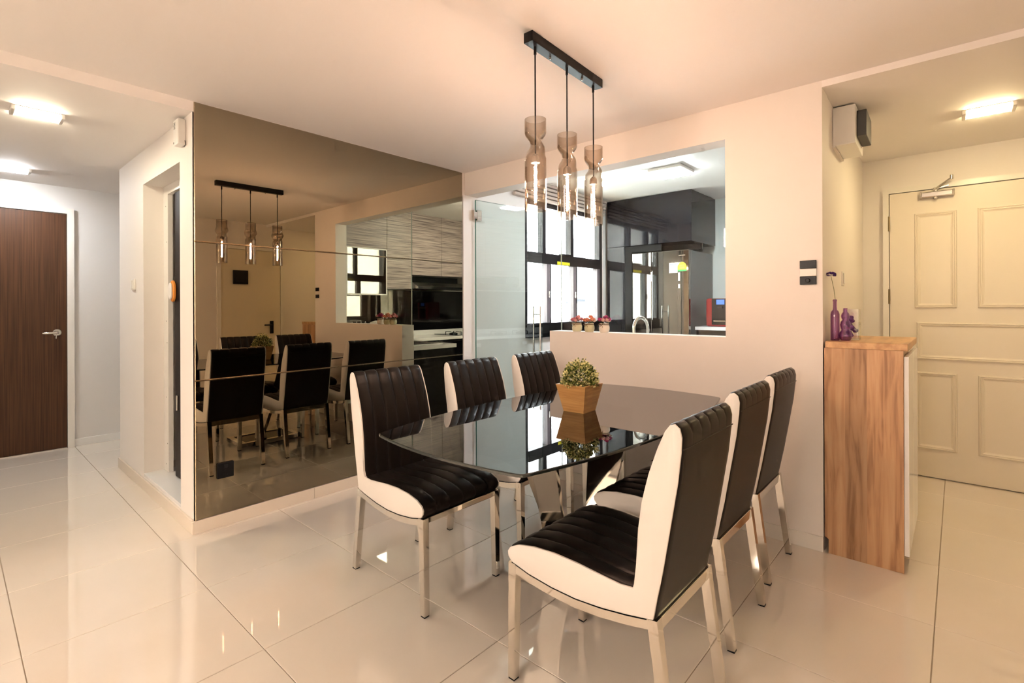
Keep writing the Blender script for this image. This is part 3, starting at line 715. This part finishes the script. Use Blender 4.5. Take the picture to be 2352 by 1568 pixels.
def bottle(name, label, loc, prof, mat, seg=28):
    t = thing(name, label, 'vase', loc)
    bm = NB(); lathe(bm, prof + [(max(r - .003, 0), z + (.003 if r < .02 and i == len(prof) - 1 else 0)) for i, (r, z) in reversed(list(enumerate(prof)))][:-1] + [(0, prof[0][1] + .004)], seg)
    obj('glass_body', bm, mat, t, True, sharp=60); return t
ZT = 1.0628
t = bottle('bottle_vase', 'slim purple glass bottle vase holding a flower on the wooden cabinet', (-.468, 3.085, ZT), [(0, .0005), (.0185, .0005), (.020, .004), (.020, .135), (.017, .148), (.0095, .158), (.0085, .172), (.0085, .200), (.0098, .202), (.0098, .208)], PURPLE_GLASS)
bm = NB(); tube(bm, [(0, 0, .01), (.001, 0, .21), (-.004, .002, .26), (-.012, .003, .305), (-.018, .003, .335)], .0012, 6); fs = obj('flower_stem', bm, STEM, t, True)
bm = NB(); rnd = random.Random(5)
for k in range(60):
    th, ph_ = rnd.uniform(0, 2 * PI), math.acos(rnd.uniform(-.5, 1)); d = Vector((math.sin(ph_) * math.cos(th), math.sin(ph_) * math.sin(th), math.cos(ph_)))
    c_ = Vector((-.019, .003, .338)) + Vector((d.x * .022, d.y * .022, d.z * .012)); s = d.cross(Vector((.3, .5, .8))).normalized()
    bm.faces.new([bm.verts.new(c_ - d * .008), bm.verts.new(c_ + s * .005), bm.verts.new(c_ + d * .006), bm.verts.new(c_ - s * .005)])
obj('flower_head', bm, FLOWER_PURPLE, t)
bottle('gourd_vase', 'purple glass vase of stacked bulges beside the slim bottle', (-.426, 3.105, ZT), [(0, .0005), (.020, .0005), (.027, .010), (.0295, .026), (.026, .042), (.018, .054), (.022, .066), (.0245, .080), (.021, .096), (.014, .106), (.018, .116), (.0195, .126), (.016, .138), (.009, .147), (.0085, .160), (.011, .163)], PURPLE_GLASS)
t = thing('square_vase', 'clear square glass vase with purple stones behind the purple bottles', 'vase', (-.412, 3.215, ZT))
bm = NB(); bbox(bm, -.035, .035, -.035, .035, .0005, .008, b=.002)
for a in (-1, 1):
    box(bm, a * .035 - (.004 if a > 0 else 0), a * .035 + (.004 if a < 0 else 0), -.035, .035, .008, .160); box(bm, -.031, .031, a * .035 - (.004 if a > 0 else 0), a * .035 + (.004 if a < 0 else 0), .008, .160)
obj('glass_body', bm, VASE_GLASS, t)
rnd = random.Random(8)
for k in range(12):
    bm = NB(); blob(bm, (0, 0, 0), .014, (1, .9, .8), 2, .06)
    obj('stone', bm, PURPLE_STONE, t, True, (rnd.uniform(-.016, .016), rnd.uniform(-.016, .016), .022 + .0085 * k))

t = thing('foyer_switch', 'white light switch on the foyer wall above the cabinet', 'switch', (-.524, 3.68, 1.405), math.radians(1.2))
part('plate', t, WHITE_PLASTIC, (0, .010, -.043, .043, -.043, .043), bevel=.003)
part('rocker', t, WHITE_PLASTIC, (.010, .017, -.022, .022, -.032, .032), bevel=.003)

t = thing('fuse_box', 'white fuse box with a dark cover high on the foyer wall', 'fuse box', (-.512, 3.32, 2.125), math.radians(1.2))
part('case', t, WHITE_PLASTIC, (0, .105, 0, .34, 0, .212), bevel=.004)
part('dark_cover', t, GREY_PLASTIC, (.106, .150, .045, .30, .045, .185), bevel=.003)
part('base_flange', t, WALL, (-.002, .012, -.006, .346, -.010, -.001))

# ------------------------------------------------------------------ panelled front door
d2 = thing('door_2', 'cream panelled front door with hinges and a door closer', 'door', (0, YD, 0), kind='structure')
ex0, ex1 = -.377, .62
part('leaf', d2, DOOR_PAINT, (ex0, ex1, -.028, -.004, .006, 2.070), bevel=.002)
part('frame', d2, TRIM, (ex0 - .040, ex0 - .004, -.036, -.0005, 0, 2.112), (ex1 + .004, ex1 + .040, -.036, -.0005, 0, 2.112), (ex0 - .004, ex1 + .004, -.036, -.0005, 2.075, 2.112))
def raised(x0, x1, z0, z1):
    """a panel with a moulded rim standing on the door face"""
    bm = NB(); prof = [(0, 0), (.004, .010), (.010, .012), (.014, .007), (.020, .009), (.028, .003), (.034, .001)]
    rings = []
    for ins, d in prof: rings.append([bm.verts.new(p) for p in ((x0 + ins, -.0285 - d, z0 + ins), (x1 - ins, -.0285 - d, z0 + ins), (x1 - ins, -.0285 - d, z1 - ins), (x0 + ins, -.0285 - d, z1 - ins))])
    for a, b in zip(rings, rings[1:]):
        for i in range(4): bm.faces.new((a[i], a[(i + 1) % 4], b[(i + 1) % 4], b[i]))
    bm.faces.new(rings[-1]); obj('panel', bm, DOOR_PAINT, d2)
for (a, b, c, d) in ((-.233, -.004, 1.221, 1.908), (.102, .47, 1.221, 1.908), (-.223, .47, .850, 1.118), (-.230, -.004, .205, .760), (.102, .47, .205, .760)): raised(a, b, c, d)
for z in (1.85, 1.307, .30):
    bm = NB(); tube(bm, [(ex0 - .003, -.036, z - .055), (ex0 - .003, -.036, z + .055)], .006, 10)
    h_ = obj('hinge', bm, BRASS, d2, True)
cl = part('door_closer', d2, STEEL, (-.195, -.022, -.070, -.030, 2.012, 2.050), bevel=.006)
part('end_cap', cl, CHROME, (-.202, -.190, -.073, -.0295, 2.008, 2.054), (-.026, -.014, -.073, -.0295, 2.008, 2.054), bevel=.004)
bm = NB(); t_ = bmesh.new(); lathe(t_, [(0, 0), (.014, 0), (.014, -.012), (.010, -.016), (0, -.016)], 20); merge(bm, t_, Matrix.Translation((-.115, -.05, 2.012))); obj('pinion_cap', bm, STEEL, cl, True)
bm = NB(); bar(bm, (-.125, -.055, 2.060), (-.030, -.085, 2.128), .020, .010, .014, .008); bar(bm, (-.120, -.045, 2.070), (-.045, -.040, 2.085), .018, .008)
obj('arm', bm, STEEL, cl)
bm = NB(); lathe(bm, [(0, 2.050), (.012, 2.050), (.012, 2.078), (0, 2.078)], 14, -.115, -.05); lathe(bm, [(0, 2.118), (.010, 2.118), (.010, 2.146), (.006, 2.150), (0, 2.150)], 14, -.030, -.085); obj('arm_pivot', bm, STEEL, cl, True)

# ------------------------------------------------------------------ plain steel door on the right-hand wall, seen only in the mirror
d4 = thing('door_4', 'plain cream door with black lever handle, reflected in the mirror', 'door', (XE, 0, 0), kind='structure')
part('leaf', d4, DOOR_PAINT_PLAIN, (-.020, -.004, 2.400, 3.170, .006, 2.012), bevel=.002)
part('frame', d4, TRIM, (-.030, -.0005, 2.350, 2.397, 0, 2.060), (-.030, -.0005, 3.173, 3.225, 0, 2.060), (-.030, -.0005, 2.397, 3.173, 2.015, 2.060))
hp = part('handle_plate', d4, BLACK_PLASTIC, (-.034, -.0205, 3.020, 3.072, .880, 1.055), bevel=.006)
bm = NB(); tube(bm, [(-.034, 3.046, 1.0), (-.070, 3.046, 1.0), (-.076, 3.030, 1.0), (-.076, 2.93, 1.0)], .010, 10); obj('lever', bm, BLACK_PLASTIC, hp, True)
vp = part('vent_cover', d4, BLACK_PLASTIC, (-.040, -.0205, 2.540, 2.735, 1.550, 1.735), bevel=.008)
part('vent_flap', vp, BLACK_GLASS, (-.048, -.0405, 2.570, 2.705, 1.575, 1.690), bevel=.004)
for z in (1.42, .5): part('hinge', d4, WHITE_PLASTIC, (-.036, -.0305, 2.372, 2.398, z - .05, z + .05), bevel=.003)

# ------------------------------------------------------------------ kitchen: window
w1 = thing('window_1', 'black framed kitchen window of six panes', 'window', (XM, 0, 0), kind='structure')
fx0, fx1 = -.075, -.010
part('frame', w1, WIN_FRAME, (fx0, fx1, WY0, WY0 + .05, WZ0, WZ1), (fx0, fx1, WY1 - .06, WY1, WZ0, WZ1), (fx0, fx1, WY0 + .05, WY1 - .06, WZ1 - .05, WZ1), (fx0, fx1, WY0 + .05, WY1 - .06, WZ0, 1.075))
part('transom', w1, WIN_FRAME, (fx0, fx1 + .012, WY0 + .05, WY1 - .06, 1.675, 1.783))
WIN_FRAME_LIT = pmat('black_aluminium_lit', (.20, .18, .20), .3)  # black frame metal lightened: lilac daylight on the stiles put into the colour
ups = [4.115, 4.615]
for y in ups: part('mullion', w1, WIN_FRAME, (fx0, fx1, y - .028, y + .028, 1.7835, WZ1 - .05))
lows = [4.180, 4.660]
for y in lows:
    mu = part('sash_stile', w1, WIN_FRAME_LIT, (fx0 + .005, fx1 + .006, y - .032, y + .020, 1.0755, 1.6745)); part('sash_edge', mu, WIN_FRAME, (fx0 + .005, fx1 + .010, y + .0205, y + .034, 1.0755, 1.6745))
    part('latch', mu, STEEL, (fx1 + .006, fx1 + .026, y - .014, y + .004, 1.33, 1.40), bevel=.004)
part('sash_stile', w1, WIN_FRAME_LIT, (fx0 + .005, fx1 + .004, WY1 - .115, WY1 - .0605, 1.0755, 1.6745))
ys_ = [WY0 + .05] + ups + [WY1 - .06]
for i in range(3): part('pane', w1, CLEAR_GLASS, (-.046, -.042, ys_[i] + (.0285 if i else .0005), ys_[i + 1] - (.0285 if i < 2 else .0005), 1.7835, WZ1 - .0505))
ys_ = [WY0 + .05] + lows + [WY1 - .115]
for i in range(3): part('pane', w1, CLEAR_GLASS, (-.046, -.042, ys_[i] + (.0345 if i else .0005), ys_[i + 1] - (.0325 if i < 2 else .0005), 1.0755, 1.6745))
part('stay_bar', w1, WIN_FRAME, (-.008, .030, 4.36, 4.56, 1.784, 1.794)); part('stay_label', w1, YELLOW, (.0025, .0032, 4.32, 4.55, 1.680, 1.712))
part('ledge', w1, BLACK_GLASS, (.0005, .045, WY0, WY1, .935, .955))
part('sill_panel', w1, BLACK_GLASS, (.0005, .012, WY0, WY1, .80 + .155, 1.06))
bl = thing('roller_blind', 'beige slatted blind drawn up above the kitchen window', 'blind', (XM, 0, 0))
for k in range(5): part('slat', bl, BLIND, (.004, .070 - .006 * k, 3.60, 5.22, 2.440 - .036 * k, 2.466 - .036 * k), bevel=.004)
part('head_rail', bl, TRIM, (.002, .082, 3.58, 5.24, 2.4415 + .025, 2.4695))

# kitchen: glass door standing open
gd = thing('door_3', 'frameless green tinted glass kitchen door standing open', 'door', (XM + .030, YB - .045, 0), kind='structure')
gd.rotation_euler = (0, 0, -math.radians(6.2))
GW = .830
bm = NB(); v = [bm.verts.new(p) for p in ((0, 0.004, .012), (0, GW, .012), (0, GW, 2.160), (0, .004, 2.160))]; bm.faces.new(v); obj('glass_pane', bm, DOOR_GLASS, gd)
part('glass_edge', gd, GLASS_EDGE, (-.005, .005, .0005, .0035, .012, 2.160), (-.005, .005, .004, GW, 2.1605, 2.1625))
part('glass_edge', gd, CLEAR_GLASS, (-.005, .005, GW + .0005, GW + .003, .012, 2.160))
for z in (2.03, .25):
    hg = part('hinge', gd, CHROME, (.0015, .014, .010, .062, z - .045, z + .045), (-.014, -.0015, .010, .062, z - .045, z + .045), bevel=.003)
    part('wall_plate', hg, CHROME, (-.020, .016, -.024, -.012, z - .045, z + .045), (-.006, .012, -.012, .010, z - .03, z + .03), bevel=.002)
for sx in (-1, 1):
    bm = NB(); x = sx * .045; tube(bm, [(x, GW - .075, .72), (x, GW - .075, 1.245)], .0095, 12)
    for z in (.80, 1.165): tube(bm, [(sx * .002, GW - .075, z), (x, GW - .075, z)], .007, 10)
    obj('pull_handle', bm, STEEL, gd, True)

# kitchen: fixed glass in the pass-through
w2 = thing('window_2', 'frameless fixed glass of the kitchen pass-through', 'window', (0, YB - .012, 0), kind='structure')
for x0, x1 in ((-2.195, -1.702), (-1.700, PX1 - .0005)):
    bm = NB(); bm.faces.new([bm.verts.new(p) for p in ((x0, 0, PZ0 + .001), (x1, 0, PZ0 + .001), (x1, 0, PZ1 - .001), (x0, 0, PZ1 - .001))]); obj('pane', bm, CLEAR_GLASS, w2)
part('pane_edge', w2, pmat('pale_glass_edge', (.45, .55, .52), .2), (-2.199, -2.1955, -.004, .004, PZ0 + .001, PZ1 - .001))

# flower jars on the pass-through sill
jar_lab = ['sage cream jar of pink artificial flowers on the sill', 'olive cream jar of orange artificial flowers on the sill', 'white jar of magenta and blush artificial flowers on the sill']
for k, (jx, jy) in enumerate(((-2.005, 3.030), (-1.903, 3.030), (-1.785, 3.030))):
    t = thing('flower_jar', jar_lab[k], 'flower jar', (jx, jy, PZ0 + .0005), group='flower jars on the sill')
    bm = NB(); lathe(bm, [(0, 0), (.026, 0), (.031, .004), (.0355, .018), (.0360, .034), (.033, .047), (.029, .052), (.031, .054), (.031, .061), (.028, .061), (.026, .050), (0, .048)], 28); obj('jar', bm, CERAMIC[k], t, True, sharp=50)
    bm = NB(); tube(bm, [(.0315 * math.cos(a), .0315 * math.sin(a), .0525) for a in [2 * PI * i / 24 for i in range(25)]], .0022, 6)
    tube(bm, [(0, -.033, .052), (-.018, -.039, .060), (-.024, -.039, .050), (-.002, -.035, .052)], .0018, 5); tube(bm, [(0, -.033, .052), (.018, -.039, .064), (.026, -.038, .058)], .0018, 5)
    tube(bm, [(0, -.034, .052), (-.014, -.040, .036)], .0016, 5); tube(bm, [(0, -.034, .052), (.010, -.040, .034)], .0016, 5); obj('twine_bow', bm, TWINE, t, True)
    rnd = random.Random(20 + k)
    for q in range(11):
        th = 2 * PI * q / 8 + .3; rr = .034 if q < 8 else .014; zz = .078 if q < 8 else .096
        bm = NB(); c_ = Vector((rr * math.cos(th), rr * math.sin(th), zz + rnd.uniform(-.004, .006)))
        blob(bm, c_ + Vector((0, 0, .003)), .0125, (1, 1, .9), 1, .12)
        for s_, n_, lift in ((.021, 7, .0), (.017, 6, .007), (.011, 5, .013)):
            for a in range(n_):
                al = 2 * PI * a / n_ + s_ * 99; d = Vector((math.cos(al), math.sin(al), .45 + lift * 40)).normalized(); e = Vector((-math.sin(al), math.cos(al), 0))
                p0 = c_ + Vector((0, 0, lift - .004)); bm.faces.new([bm.verts.new(p0), bm.verts.new(p0 + d * s_ * .7 + e * s_ * .45), bm.verts.new(p0 + d * s_ * 1.15), bm.verts.new(p0 + d * s_ * .7 - e * s_ * .45)])
        obj('blossom', bm, PETALS[k][0 if rnd.random() < .55 else 1], t)
    bm = NB()
    for q in range(22):
        th = rnd.uniform(0, 2 * PI); r0 = rnd.uniform(.018, .044); c_ = Vector((r0 * math.cos(th), r0 * math.sin(th), rnd.uniform(.062, .085))); d = Vector((math.cos(th), math.sin(th), rnd.uniform(-.2, .7))).normalized(); e = Vector((-math.sin(th), math.cos(th), 0))
        bm.faces.new([bm.verts.new(c_ - d * .010), bm.verts.new(c_ + e * .005), bm.verts.new(c_ + d * .012), bm.verts.new(c_ - e * .005)])
    fl_ = obj('leaves', bm, LEAF_DARK, t); fl_['kind'] = 'stuff'

# kitchen: sink run behind the half wall
sb = thing('sink_cabinet', 'black base cabinet under the sink worktop behind the half wall', 'cabinet', (0, 0, 0))
part('body', sb, BLACK_GLOSS, (-2.200, -1.215, YB + .002, 3.660, .10, .808)); part('plinth', sb, BLACK, (-2.19, -1.215, YB + .002, 3.60, .001, .0995))
for x0, x1 in ((-2.198, -1.708), (-1.704, -1.217)): 
    dd = part('door', sb, BLACK_GLOSS, (x0, x1, 3.6605, 3.680, .105, .805), bevel=.002); part('handle', dd, STEEL, (x0 + .03, x1 - .03, 3.6805, 3.690, .775, .790))
wt = part('sink_worktop', None, WHITE_STONE, (-2.212, -1.215, YB + .002, 3.700, .809, .848)); tag(wt, 'white stone worktop along the half wall with the sink', 'worktop')
t = thing('kitchen_sink', 'steel sink basin set in the worktop behind the half wall', 'sink', (-1.72, 3.42, .8485))
part('rim', t, STEEL, (-.36, .36, -.21, -.17, 0, .006), (-.36, .36, .17, .21, 0, .006), (-.36, -.32, -.17, .17, 0, .006), (.32, .36, -.17, .17, 0, .006)); part('basin', t, STEEL, (-.32, .32, -.17, .17, .0002, .0018))
t = thing('gooseneck_faucet', 'chrome gooseneck faucet behind the pass-through sill', 'faucet', (-1.632, 3.160, .8485))
bm = NB(); lathe(bm, [(0, 0), (.026, 0), (.026, .008), (.016, .014), (.014, .06), (0, .06)], 18); obj('base', bm, CHROME, t, True)
bm = NB(); pts = [(0, 0, .05), (0, 0, .24)] + [(.026 - .026 * math.cos(a), .050 - .050 * math.cos(a), .24 + .075 * math.sin(a)) for a in [PI * i / 12 for i in range(1, 12)]] + [(.052, .10, .235), (.052, .10, .18)]
tube(bm, pts, .011, 12); obj('spout', bm, CHROME, t, True)
bm = NB(); tube(bm, [(-.014, 0, .04), (-.050, -.004, .055), (-.075, -.006, .08)], .006, 8); obj('lever', bm, CHROME, t, True)

# kitchen: run along the right-hand wall
rb = thing('hob_cabinet', 'black base cabinet run along the kitchen side wall', 'cabinet', (0, 0, 0))
part('body', rb, BLACK_GLOSS, (-1.170, KXR - .002, YB + .002, 5.975, .10, .808)); part('plinth', rb, BLACK, (-1.12, KXR - .002, YB + .002, 5.975, .001, .0995))
ysd = [3.70, 4.20, 4.80, 5.40, 5.97]
for a, b in zip(ysd, ysd[1:]):
    if a == 4.80:
        continue
    dd = part('door', rb, BLACK_GLOSS, (-1.190, -1.1705, a + .002, b - .002, .105, .805), bevel=.002); part('handle', dd, STEEL, (-1.200, -1.1905, a + .03, b - .03, .775, .790))
t = thing('built_in_oven', 'black built-in oven under the hob', 'oven', (-1.1705, 5.10, .105))
part('front', t, BLACK_GLASS, (-.022, 0, -.296, .296, 0, .56), bevel=.003); part('control_panel', t, BLACK_PLASTIC, (-.022, 0, -.296, .296, .563, .698), bevel=.003)
for dy in (-.16, .16):
    bm = NB(); t_ = bmesh.new(); lathe(t_, [(0, 0), (.020, 0), (.018, .020), (0, .020)], 18); merge(bm, t_, Matrix.Translation((-.022, dy, .63)) @ Matrix.Rotation(-PI / 2, 4, 'Y')); obj('knob', bm, STEEL, t, True)
part('display', t, pmat('oven_display', (.01, .01, .012), .2, emit=(.8, .9, 1), emit_s=.8), (-.0232, -.0222, -.04, .04, .610, .650))
wt = part('hob_worktop', None, WHITE_STONE, (-1.205, KXR - .002, YB + .002, 5.975, .809, .848)); tag(wt, 'white stone worktop along the kitchen side wall', 'worktop')
up = part('worktop_upstand', None, WHITE_STONE, (KXR - .022, KXR - .002, 3.705, 5.975, .8485, .915)); tag(up, 'low white upstand behind the side worktop', 'upstand')
sp = part('backsplash', None, BLACK_GLASS, (KXR - .012, KXR - .002, 4.06, 5.975, .9155, 1.465)); tag(sp, 'black glass backsplash behind the hob', 'backsplash')
sp = part('backsplash', None, BACKSPLASH, (KXR - .012, KXR - .002, 3.30, 4.058, .9155, 1.465)); tag(sp, 'smoky mirrored backsplash near the pass-through', 'backsplash')
uc = thing('upper_cabinet', 'upper kitchen cabinets with grey striped wood fronts', 'cabinet', (KXR - .002, 0, 0))
part('carcass', uc, WHITE_PLASTIC, (-.305, 0, YB + .002, 4.095, 1.475, 2.468), (-.305, 0, 4.095, 5.975, 1.665, 2.468), (-.305, 0, 5.18, 5.975, 1.475, 1.664))
for (a, b, c, d) in ((3.135, 3.700, 1.960, 2.466), (3.704, 4.092, 1.472, 2.466), (4.0945, 4.60, 1.660, 2.466), (4.604, 5.178, 1.660, 2.466), (5.182, 5.972, 1.472, 2.466)):
    part('door', uc, KITCHEN_WOOD, (-.326, -.3055, a, b, c, d), bevel=.0012)
mdr = part('mirror_door', uc, MIRROR_CLEAR, (-.326, -.3055, 3.150, 3.686, 1.402, 1.942))
part('mirror_rim', mdr, LED_FRAME, (-.330, -.3056, 3.135, 3.1495, 1.388, 1.956), (-.330, -.3056, 3.6865, 3.700, 1.388, 1.956), (-.330, -.3056, 3.150, 3.686, 1.388, 1.4015), (-.330, -.3056, 3.150, 3.686, 1.9425, 1.956))
t = thing('cooker_hood', 'slim steel cooker hood under the striped cabinets', 'cooker hood', (KXR - .002, 4.64, 1.480))
bm = NB(); pr = [(-.05, 0), (-.40, 0), (-.40, .03), (-.30, .085), (-.05, .085)]
a = [bm.verts.new((x, -.52, z)) for x, z in pr]; b = [bm.verts.new((x, .52, z)) for x, z in pr]; bm.faces.new(a); bm.faces.new(list(reversed(b)))
for i in range(5): bm.faces.new((a[i], a[(i + 1) % 5], b[(i + 1) % 5], b[i]))
obj('canopy', bm, STEEL, t); part('control_strip', t, BLACK_GLASS, (-.408, -.4005, -.50, .50, .002, .028))
part('niche_back', t, BLACK, (-.045, -.001, -.52, .52, 0, .18))
t = thing('gas_hob', 'black glass hob set on the side worktop', 'hob', (-.90, 5.05, .8485))
part('glass_plate', t, BLACK_GLASS, (-.25, .22, -.36, .36, 0, .008), bevel=.003)
for dy in (-.19, .19):
    bm = NB(); lathe(bm, [(0, .008), (.06, .008), (.06, .02), (.03, .028), (0, .028)], 20, 0, dy); obj('burner', bm, BLACK, t, True)
    bm = NB()
    for a in range(4):
        al = PI / 4 + a * PI / 2; bar(bm, (.03 * math.cos(al), dy + .03 * math.sin(al), .038), (.11 * math.cos(al), dy + .11 * math.sin(al), .038), .008, .008); bar(bm, (.11 * math.cos(al), dy + .11 * math.sin(al), .042), (.11 * math.cos(al), dy + .11 * math.sin(al), .008), .008, .008)
    obj('pan_support', bm, BLACK, t)
t = thing('paper_towel_holder', 'white paper towel roll on an upright chrome holder', 'paper towel', (-.83, 4.72 + .25, .8575 + .003))
t.location = (-.80, 5.50, .8485)
bm = NB(); lathe(bm, [(0, 0), (.07, 0), (.07, .008), (0, .010)], 24); obj('base', bm, CHROME, t, True)
bm = NB(); tube(bm, [(0, 0, .008), (0, 0, .29)], .005, 8); obj('rod', bm, CHROME, t, True)
bm = NB(); lathe(bm, [(.012, .012), (.040, .012), (.040, .245), (.012, .245)], 24); obj('roll', bm, PAPER, t, True)
t = thing('rice_cooker', 'rounded white rice cooker beside the smoky backsplash', 'cooker', (-.90, 3.62, .8485))
bm = NB(); lathe(bm, [(0, 0), (.12, 0), (.135, .02), (.14, .10), (.135, .16), (.11, .205), (.05, .225), (0, .228)], 32); obj('body', bm, WHITE_PLASTIC, t, True)
part('lid_handle', t, STEEL, (-.03, .03, -.012, .012, .224, .242), bevel=.005); part('button', t, GREY_PLASTIC, (-.145, -.132, -.02, .02, .05, .09), bevel=.003)
t = thing('wire_dish_rack', 'white zigzag wire dish rack on the side worktop', 'dish rack', (-.95, 3.30, .8485))
bm = NB(); tube(bm, [(0, -.12 + .03 * k, .22 if k % 2 else .15) for k in range(9)], .005, 6); obj('zigzag_wire', bm, WHITE_PLASTIC, t, True)
bm = NB(); tube(bm, [(0, -.13, 0), (0, -.13, .15)], .004, 6); tube(bm, [(0, .13, 0), (0, .13, .15)], .004, 6); tube(bm, [(0, -.13, .15), (0, .13, .15)], .004, 6); tube(bm, [(.15, -.13, .0), (.15, -.13, .15), (0, -.13, .15)], .004, 6); tube(bm, [(.15, .13, .0), (.15, .13, .15), (0, .13, .15)], .004, 6); obj('frame', bm, WHITE_PLASTIC, t, True)
t = thing('kitchen_socket', 'white double socket on the kitchen wall below the mirrored cabinet', 'socket', (KXR - .002, 3.21, 1.30))
part('plate', t, WHITE_PLASTIC, (-.010, 0, -.045, .045, -.043, .043), bevel=.003); part('rocker', t, GREY_PLASTIC, (-.0125, -.0103, -.030, -.012, .012, .030)); 
for dy, dz in ((.012, .006), (0, -.018), (.024, -.018)): part('pin_hole', t, RUBBER, (-.0112, -.0102, dy - .004, dy + .004, dz - .004, dz + .004))

# kitchen: tall black units, fridge and upper lockers on the far side
tu = thing('tall_black_unit', 'tall glossy black cabinet panel beside the kitchen window', 'cabinet', (0, KY1, 0))
part('front', tu, BLACK_GLOSS, (-3.060, -2.832, 0, .020, .02, 1.925), bevel=.001); part('carcass', tu, BLACK, (-3.060, -2.832, .0205, KYB - KY1 - .002, .002, 1.925))
ul = thing('black_wall_unit', 'glossy black overhead cabinets above the fridge', 'cabinet', (0, KY1, 0))
for x0, x1 in ((-3.060, -2.832), (-2.830, -2.062)): part('door', ul, BLACK_GLOSS, (x0, x1, 0, .020, 1.928, 2.466), bevel=.001)
part('carcass', ul, BLACK_GLOSS, (-3.060, -2.064, .0205, KYB - KY1 - .002, 1.928, 2.466))
part('light_pelmet', ul, BLACK, (-2.780, -2.064, .30, .32, 1.86, 1.9275))
part('niche_frame', ul, RUBBER, (-2.829, -2.745, .001, .030, .02, 1.918), (-2.745, -2.40, .001, .030, 1.850, 1.918))
fr = thing('fridge', 'black mirror finish fridge with energy label in the kitchen', 'fridge', (0, KY1, 0))
part('body', fr, FRIDGE_SIDE, (-2.740, -2.092, .055, KYB - KY1 - .01, .03, 1.835), bevel=.004)
part('door', fr, FRIDGE_GLASS, (-2.740, -2.508, .0, .050, .06, 1.838), bevel=.006); part('door', fr, FRIDGE_GLASS, (-2.504, -2.092, .0, .050, .06, 1.838), bevel=.006)
part('foot', fr, BLACK, (-2.70, -2.12, .08, .60, .001, .03))
part('note_sticker', fr, WHITE_PLASTIC, (-2.305, -2.212, -.0022, -.0006, 1.595, 1.705))
for z in (1.682, 1.668, 1.650, 1.638, 1.618): part('print_line', fr, PRINT_GREY, (-2.297, -2.225, -.0030, -.0024, z, z + (.010 if z == 1.682 else .003)))
bm = NB(); pts = [(-.046, -.045), (.046, -.045), (.046, 0)] + [(.046 * math.cos(a), .052 * math.sin(a)) for a in [PI * i / 14 for i in range(1, 14)]] + [(-.046, 0)]
a = [bm.verts.new((-2.162 + x, -.0032, 1.655 + z)) for x, z in pts]; b = [bm.verts.new((-2.162 + x, -.0012, 1.655 + z)) for x, z in pts]
bm.faces.new(a); bm.faces.new(list(reversed(b)))
for i in range(len(pts)): bm.faces.new((a[i], a[(i + 1) % len(pts)], b[(i + 1) % len(pts)], b[i]))
el = obj('energy_label', bm, YELLOW, fr); part('green_band', el, GREEN_P, (-2.208, -2.116, -.0040, -.0034, 1.610, 1.628))
for z in (1.672, 1.655, 1.643): part('print_line', fr, PRINT_GREY, (-2.188, -2.135, -.0040, -.0034, z, z + .003))
part('brand_strip', fr, WHITE_PLASTIC, (-2.206, -2.186, -.0016, -.0006, 1.51, 1.600)); part('brand_strip', fr, WHITE_PLASTIC, (-2.206, -2.186, -.0016, -.0006, 1.43, 1.475))
part('top_badge', fr, STEEL, (-2.20, -2.13, -.0016, -.0006, 1.775, 1.785))
cb2 = thing('counter_unit', 'white topped counter beside the fridge under the red dispenser', 'cabinet', (0, 0, 0))
part('body', cb2, BLACK_GLOSS, (-2.075, -1.225, 5.43, KYB - .002, .002, .985)); part('white_top', cb2, WHITE_STONE, (-2.080, -1.225, 5.405, KYB - .002, .9855, 1.020))
t = thing('water_dispenser', 'red and black water dispenser with blue screen on the kitchen counter', 'dispenser', (-1.86, 5.62, 1.0205))
part('body', t, RED, (-.15, .15, -.10, .16, 0, .30), bevel=.02); part('recess', t, BLACK_PLASTIC, (-.085, .085, -.104, -.1005, .02, .298), bevel=.003)
part('screen', t, SCREEN, (-.035, .045, -.108, -.1045, .235, .285)); part('drip_tray', t, STEEL, (-.06, .06, -.125, -.1045, .055, .065)); part('nozzle', t, BLACK, (-.02, .03, -.120, -.1045, .195, .215))

# ------------------------------------------------------------------ outside the kitchen window: facing block of flats
nb = thing('neighbour_building', 'sunlit white block of flats facing the kitchen window', 'building', (-9.6, 8.0, -12))
part('facade', nb, EXT_WALL, (-.5, 0, -16, 20, 0, 32))
for (yw, zw) in ((6.48, 14.45), (6.48, 17.7), (2.0, 14.45), (11.0, 14.45)):
    wn_ = part('window', nb, EXT_WIN, (.001, .05, yw - .5, yw + .5, zw - 1.05, zw + 1.05)); part('pane', wn_, pmat('ext_glass', (.055, .055, .062), .5, spec=.15), (.0505, .06, yw - .44, yw + .44, zw - .98, zw + .98)); part('ledge', wn_, EXT_WIN, (.001, .18, yw - .62, yw + .55, zw - 1.12, zw - 1.0505))
part('parapet_rail', nb, EXT_WIN, (.001, .25, 4.6, 6.9, 12.75, 12.80), (.001, .25, 4.6, 6.9, 12.45, 12.50))
# daylight portal in the window opening
ld = bpy.data.lights.new('window_portal', 'AREA'); ld.shape = 'RECTANGLE'; ld.size = WY1 - WY0; ld.size_y = WZ1 - WZ0
ld.cycles.is_portal = True
lo = bpy.data.objects.new('window_portal', ld); C.objects.link(lo); lo.location = (XM - .10, (WY0 + WY1) / 2, (WZ0 + WZ1) / 2); lo.rotation_euler = (PI / 2, 0, -PI / 2)
